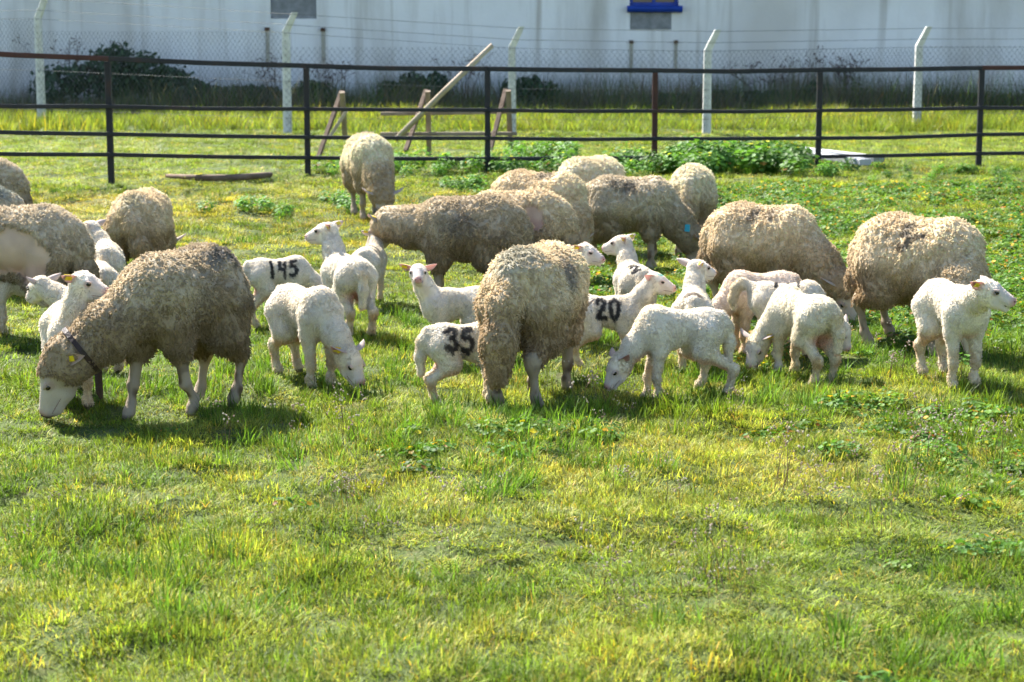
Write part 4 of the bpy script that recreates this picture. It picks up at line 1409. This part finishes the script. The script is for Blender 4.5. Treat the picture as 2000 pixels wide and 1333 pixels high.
# ------------------------------------------------------------------ weeds, bank and bushes
def weeds():
    g = np.random.default_rng(41)
    P, S = [], []
    def patch(x0, x1, y0, y1, n, s0, s1):
        for _ in range(n):
            px, py = x0 + (x1 - x0) * g.random(), y0 + (y1 - y0) * g.random()
            p = ground_at(px, py); P.append(p); S.append(s0 + (s1 - s0) * g.random())
    patch(600, 800, 318, 345, 30, .35, .6)
    patch(790, 1180, 318, 342, 50, .35, .7)
    patch(1000, 1120, 300, 318, 16, .5, .8)
    patch(1180, 1380, 318, 344, 40, .45, .8)
    patch(1350, 1560, 318, 346, 50, .7, 1.1)
    patch(1600, 1660, 338, 346, 6, .4, .6)
    patch(370, 560, 405, 425, 9, .3, .5)
    patch(640, 700, 395, 420, 8, .3, .5)
    patch(860, 940, 360, 390, 10, .35, .55)
    patch(1700, 2010, 335, 365, 26, .22, .4)
    P = np.array(P); S = np.array(S)
    c = np.array([0.110, 0.240, 0.038]) * (0.65 + 0.7 * g.random((len(P), 1)))
    scatter('weeds', 'leafy green weeds growing along the foot of the rail fence', WEED, P, c, S, g)
    # sunlit tall grass below the wall
    x, y = field_points(g, 30.4, 35.5, 15, 1.6)
    m = noise2(x, y, .6, 171)
    c = np.array([0.200, 0.280, 0.050]) * (0.7 + .6 * g.random((len(x), 1))) + np.array([.07, .03, 0]) * smooth(0, .8, m)[:, None]
    scatter('tall_bank_grass', 'tall rough grass along the chain link fence', BANK, np.stack([x, y, ground_h(x, y)], -1), c, (.55 + .5 * g.random(len(x))) * (1 + .3 * m), g)
    # brown dead brush at the foot of the wall
    x, y = field_points(g, 35.2, 38.0, 26, 1.5)
    m = noise2(x, y, .45, 173)
    c = np.array([0.20, 0.165, 0.13]) * (0.6 + .7 * g.random((len(x), 1)))
    gr = (g.random(len(x)) < .5)[:, None]
    c = np.where(gr, np.array([0.10, 0.155, 0.055]) * (.6 + .8 * g.random((len(x), 1))), c)
    scatter('dead_brush', 'brown dead stalks and brush below the wall', [tuft('brush_%d' % i, pg, 30, .22, .62, .008, .4, .5, G_MAT, dry=.1) for i in range(4)],
            np.stack([x, y, ground_h(x, y) - .02], -1), c, (.45 + .5 * g.random(len(x))) * np.clip(1.15 + .8 * m, .65, 1.9), g)
weeds()

BUSH_MAT = attr_mat('bush_leaf', .55, .35, transl=.25)
def bush(label, px, py_base, w_px, py_top, Y, col, n=2600, leaf=.05):
    g = np.random.default_rng(int(px * 3 + py_top))
    base = at(px, py_base, Y)
    H = at(px, py_top, Y).z; Wd = w_px / 2 * Y / F_PX
    root = empty('bush', (base.x, Y, 0))
    tag(root, label, 'bush', 'dark bushes along the wall')
    lob = [(0, 0, H * .5, Wd * .75, H * .5)] + [(g.normal() * Wd * .45, g.normal() * .25, H * (.35 + .4 * g.random()), Wd * (.3 + .25 * g.random()), H * (.2 + .18 * g.random())) for _ in range(9)]
    lob = [l if l[2] + l[4] <= H * 1.02 else (l[0], l[1], H * 1.0 - l[4], l[3], l[4]) for l in lob]
    V, F, C = [], [], []
    for _ in range(n):
        l = lob[g.integers(len(lob))]
        d = g.normal(size=3); d /= np.linalg.norm(d)
        rr = (0.55 + .5 * g.random())
        c = np.array([l[0], l[1], l[2]]) + d * np.array([l[3], l[3] * .75, l[4]]) * rr
        if c[2] < .05: c[2] = .05 + .2 * g.random()
        c[1] = min(c[1], WALL_Y - Y - .12)
        nn = d + g.normal(size=3) * .7
        v, f = leaf_disc(c, nn, leaf * (.6 + .7 * g.random()), (.2, .1, 1), 2)
        o = len(V); V += v; F += [tuple(i + o for i in q) for q in f]
        C += [np.array(col) * (.6 + .8 * g.random())] * len(v)
    cr = mesh_obj('crown', V, F, BUSH_MAT, root, False, np.array(C))
    bk = flat('bush_bark', (.07, .05, .035), .9)
    mb = MB()
    for k in range(5):
        mb.tube([(g.normal() * .06, g.normal() * .05, -.05), (g.normal() * Wd * .3, g.normal() * .1, H * .35), (g.normal() * Wd * .5, g.normal() * .15, H * .7)], [.03, .02, .008], 5)
    mb.build('stem', bk, root)

EVG = (.042, .082, .040)
bush('largest dark green bush against the wall behind the leftmost rail panel', 215, 205, 210, 86, 37.3, EVG, 4200)
bush('dark bush just right of the largest bush along the wall', 345, 205, 150, 128, 37.2, (.040, .078, .036), 2400)
bush('low dark bush spreading left of the second concrete post', 470, 206, 190, 168, 37.1, (.050, .080, .042), 2200)
bush('small dark bush just right of the second concrete post', 600, 206, 90, 155, 37.2, EVG, 1300)
bush('rounded dark bush behind the long leaning pole', 808, 206, 120, 140, 37.2, (.040, .076, .040), 2000)
bush('rounded dark bush just right of the third concrete post', 1045, 206, 110, 148, 37.2, EVG, 2000)
bush('low dark bush left of the fourth concrete post', 1330, 207, 130, 182, 37.0, (.06, .085, .045), 1200)
bush('wide low bush right of the fourth concrete post', 1470, 207, 160, 176, 37.0, (.055, .08, .045), 1700)
bush('narrow upright bush midway between the two rightmost concrete posts', 1585, 207, 60, 162, 37.1, EVG, 900)
bush('low dark bush left of the rightmost concrete post', 1745, 207, 90, 178, 37.0, EVG, 1200)
bush('low brownish bush at the far right end of the wall', 1900, 208, 170, 182, 37.0, (.09, .08, .05), 1500)

def dead_plant(label, px, py_top, Y, g, n=9, spread=.35):
    base = at(px, 206, Y); H = at(px, py_top, Y).z
    mat = DEAD
    mb = MB()
    for _ in range(n):
        x, tx = g.normal() * .08, g.normal() * spread * .5
        p = [Vector((x, g.normal() * .05, -.02)), Vector((x + tx * .4, g.normal() * .06, H * .5)), Vector((x + tx, g.normal() * .1, H * (.8 + .22 * g.random())))]
        mb.tube(p, [.008, .006, .003], 4)
        for _ in range(7):
            q = p[1].lerp(p[2], g.random()); e = q + Vector((g.normal() * .10, g.normal() * .06, .03 + .12 * g.random()))
            mb.tube([q, e], [.004, .002], 3)
            for _ in range(3):
                c = e + Vector((g.normal() * .02, g.normal() * .02, g.normal() * .02))
                v, f = uv_ball(c, np.eye(3), .012, 4, 3); mb.add(v, f)
    o = mb.build('dead_plant', mat)
    o.location = (base.x, Y, 0)
    tag(o, label, 'dead plant', 'dead weed stalks below the wall')
DEAD = mottled('dead_stalk', (.05, .032, .03), (.11, .07, .06), 10, .95, .1)
dg = np.random.default_rng(77)
dead_plant('bushy dead brown weed right of the fourth concrete post', 1490, 115, 37.4, dg, 10, .9)
dead_plant('thin dead stalk standing between two brown dead weeds', 1596, 105, 37.4, dg, 3, .1)
dead_plant('dense dead brown weed left of the rightmost concrete post', 1652, 113, 37.4, dg, 12, .35)
dead_plant('spindly dead stalks above the largest bush', 150, 62, 37.6, dg, 7, 1.0)
dead_plant('dead brown weed behind the second concrete post', 545, 112, 37.5, dg, 6, .7)
dead_plant('dead brown weed beside the rounded bush and pole', 905, 108, 37.5, dg, 6, .5)
dead_plant('straggly dead weed left of the long leaning pole', 660, 118, 37.5, dg, 8, .9)
# ------------------------------------------------------------------ the flock
animal_mats()
INK = (.030, .030, .036)
WARM, GREY, PALE, DARK = (.77, .63, .43), (.64, .545, .40), (.85, .73, .52), (.56, .46, .32)
def ink(text, o, u, v, h, **kw):
    u = np.array(u, float) / np.linalg.norm(u); v = np.array(v, float); v = v - (v @ u) * u; v /= np.linalg.norm(v)
    return dict(type='text', text=text, o=o, u=u, v=v, h=h, col=INK, **kw)
def smudge(c, r, col=INK, a=.7):
    return dict(type='blob', c=c, r=r, col=col, a=a)
BLUEG = (.16, .21, .20)
ewe = lambda *a, **k: animal('sheep', *a, **k)
lam = lambda *a, **k: animal('lamb', *a, **k)

ewe((362, 798), 240, 'brown ewe in front walking left to graze, wearing a dark leather collar', s=.96, neck=(198, -36, .46), head=(190, -62), feet=((-.14, 0), (.12, 0), (0, 0), (.03, 0)), tags='L', collar=True, wool=DARK, ears={'L': (-.50, .55, -.62), 'R': (-.3, 1, .2), 'open': (.35, .85, .3)},
    marks=[smudge((-.30, .10, .70), (.16, .10, .09), (.10, .10, .105), .75), smudge((-.12, .12, .69), (.10, .09, .08), (.12, .12, .12), .6)])
ewe((1048, 779), 68, 'ewe seen from behind with a thick woolly tail, front centre of the flock', tail='fat', s=.95, neck=(85, -35, .36), head=(85, -50), wool=WARM, fat=1.06,
    marks=[smudge((-.34, .02, .72), (.22, .14, .12), BLUEG, .55), smudge((-.05, -.17, .62), (.14, .08, .10), (.10, .10, .11), .6)])
ewe((912, 603), 178, 'long dark ewe standing side on behind the lamb that looks at the camera', s=.935, neck=(162, 0, .30), head=(140, -40), wool=DARK, tags='L',
    marks=[smudge((.05, .20, .55), (.2, .08, .10), (.14, .13, .12), .5)])
ewe((1008, 580), 168, 'ewe with a bare shorn patch on its flank behind the long dark ewe', s=.90, neck=(120, -20, .3), head=(110, -40), wool=WARM, bald=[((-.16, .20, .56), (.10, .12, .10))])
ewe((1052, 540), 326, 'ewe grazing towards the camera behind the ewe with the shorn flank', s=.94, earlen=.5, neck=(300, -62, .28), head=(275, -70), wool=WARM, marks=[smudge((.1, -.05, .70), (.09, .08, .06), (.12, .11, .10), .6)])
ewe((1150, 490), 60, 'farthest ewe near the fence weeds, only its pale back showing', s=.95, neck=(100, -40, .36), head=(100, -60), wool=PALE)
ewe((1228, 527), 350, 'dark ewe facing right with a blue tag on its neck', s=.90, neck=(350, -48, .40), head=(345, -68), wool=GREY, blue_tag=(.2, -1, .35),
    marks=[smudge((.02, -.14, .66), (.10, .08, .07), INK, .6), smudge((-.12, -.12, .68), (.05, .08, .07), INK, .5)])
ewe((1350, 492), 82, 'pale ewe seen from behind in the back row, right of the blue tagged ewe', s=.87, neck=(80, -40, .4), head=(80, -60), wool=PALE)
ewe((1488, 626), 328, 'large ewe grazing to the right with its face down behind the lambs', s=.90, neck=(322, -44, .42), head=(305, -56), wool=WARM, fat=1.0,
    marks=[smudge((-.02, -.12, .68), (.05, .10, .07), INK, .6), smudge((.12, -.12, .68), (.05, .10, .07), INK, .6)])
ewe((1788, 678), 314, 'rightmost ewe standing behind the bleating lamb', s=.97, neck=(272, -46, .33), head=(290, -60), wool=WARM, tags='L',
    marks=[ink('5-', (-.02, -.16, .56), (1, 0, 0), (0, .7, 1), .13, w=.16, a=.75)])
ewe((722, 427), 284, 'ewe facing the camera with its head down, nearest the rail fence', s=.97, neck=(290, -50, .40), head=(285, -58), wool=PALE, tags='R',
    marks=[smudge((-.25, 0, .72), (.10, .10, .06), BLUEG, .5)])
ewe((280, 566), 84, 'ewe seen from behind with its tail swung to one side, left of the flock', s=.86, tail='side', neck=(84, -40, .4), head=(84, -60), wool=WARM, marks=[smudge((-.36, -.02, .69), (.14, .09, .09), (.20, .23, .15), .5)])
ewe((42, 657), 174, 'big ewe with a large shorn patch on its side, cut by the picture edge', s=.95, neck=(178, -30, .4), head=(178, -50), wool=GREY, fat=1.05, bald=[((.02, .23, .46), (.26, .16, .20))])
ewe((-38, 482), 176, 'ewe at the back left whose rump alone shows, nearest the fence', s=.92, neck=(178, -40, .4), head=(178, -60), wool=GREY)
ewe((-55, 566), 186, 'ewe with a blue green smear on its back between two ewes at the picture edge', s=.87, neck=(180, -40, .4), head=(180, -60), wool=GREY, marks=[smudge((-.30, 0, .72), (.25, .2, .1), (.16, .22, .22), .7)])

lam((142, 786), 288, 'lamb resting its chin on the brown ewe in front', s=1.02, earlen=.85, neck=(320, 72, .20), head=(342, -8), tags='R')
lam((178, 734), 140, 'lamb looking away beside the lamb that rests its chin, pink ear out', s=.95, neck=(165, 28, .19), head=(140, -28), marks=[ink('11', (-.08, .07, .36), (-1, 0, 0), (0, 0, 1), .07, w=.10)])
lam((208, 602), 100, 'lamb in shade between the shorn ewe and the ewe with the swung tail', s=.98, neck=(140, 45, .18), head=(160, -15))
lam((202, 640), 105, 'lamb whose rounded rump shows behind the shorn ewe', s=.86, neck=(110, -20, .18), head=(110, -50))
lam((-30, 652), 15, 'lamb reaching under the shorn ewe at the picture edge', s=.85, neck=(10, -20, .18), head=(0, -40), tags='R')
lam((546, 642), 14, 'lamb marked 145 grazing with its head hidden', s=.86, neck=(5, -42, .20), head=(0, -60),
    marks=[ink('145', (-.10, -.085, .335), (1, 0, 0), (0, .45, 1), .105, w=.14)])
lam((600, 752), 308, 'white lamb grazing in front, right of the brown ewe', s=1.08, neck=(320, -54, .235), head=(325, -50), tags='R')
lam((680, 652), 116, 'tall lamb standing with its back to the camera, looking left', s=1.0, earlen=1.15, neck=(118, 58, .21), head=(168, -8), tags='LR', feet=((0, 0), (0, 0), (.02, 0), (-.06, 0)))
lam((722, 592), 78, 'lamb with dark stripes half hidden behind the tall standing lamb', s=.80, neck=(90, 40, .18), head=(95, -10), tags='L', marks=[ink('11', (-.06, -.06, .40), (1, 0, 0), (0, 1, .4), .09, w=.14)])
lam((892, 706), 188, 'lamb standing side on and looking straight at the camera', s=.87, neck=(205, 64, .19), head=(272, -6), tags='R')
lam((912, 794), 8, 'lamb marked 35 beside the ewe with the woolly tail', s=.88, neck=(5, -8, .19), head=(10, -15), marks=[ink('35', (-.145, -.085, .315), (1, 0, 0), (0, .4, 1), .12, w=.15)])
lam((1184, 720), 0, 'lamb marked 20 with a teal dab on its head and a red lit ear', s=.86, neck=(5, 52, .20), head=(350, -12), teal=True, marks=[ink('20', (-.08, -.085, .325), (1, 0, 0), (0, .4, 1), .115, w=.15)])
lam((1238, 655), 98, 'lamb marked 22 on its back, seen from behind and looking left', s=.92, earlen=1.1, neck=(105, 55, .20), head=(162, -8), tags='LR',
    marks=[ink('2', (-.175, .045, .375), (0, -1, .15), (.6, .1, .8), .075, w=.17), ink('2', (-.10, .045, .425), (0, -1, .15), (.9, .1, .3), .085, w=.17)])
lam((1092, 668), 60, 'lamb whose head with a yellow tag peeks out right of the woolly tailed ewe', s=.90, neck=(40, 58, .19), head=(338, -12), tags='R')
lam((1352, 716), 84, 'lamb seen from behind with a dark band on its rump, head turned right', s=.88, earlen=1.15, neck=(80, 58, .19), head=(30, -8), tags='R', marks=[smudge((-.20, 0, .44), (.04, .09, .05), (.14, .10, .07), .8)])
lam((1326, 776), 184, 'white lamb grazing to the left in front of the marked lambs', s=.94, neck=(192, -52, .225), head=(198, -52), feet=((.0, 0), (.05, 0), (-.08, 0), (.06, 0)))
lam((1482, 690), 200, 'pinkish lamb grazing behind the rump of the white lamb', s=.98, neck=(205, -48, .20), head=(205, -58), wool=(.80, .67, .56))
lam((1534, 700), 346, 'lamb with its tail raised grazing right beside the large ewe', s=.89, neck=(340, -46, .22), head=(338, -60), tail='up', tags='R', marks=[ink('111', (-.10, -.05, .43), (1, 0, 0), (0, 1, .45), .09, w=.14)])
lam((1564, 746), 120, 'fluffy lamb seen from behind with its head down at its side', s=1.0, neck=(188, -56, .215), head=(225, -52), tags='L', tail='side', wool=(.83, .76, .61))
lam((1856, 746), 286, 'bleating lamb with open mouth at the right of the flock', s=1.06, neck=(285, 32, .135), head=(336, -12), mouth=True, tags='R')
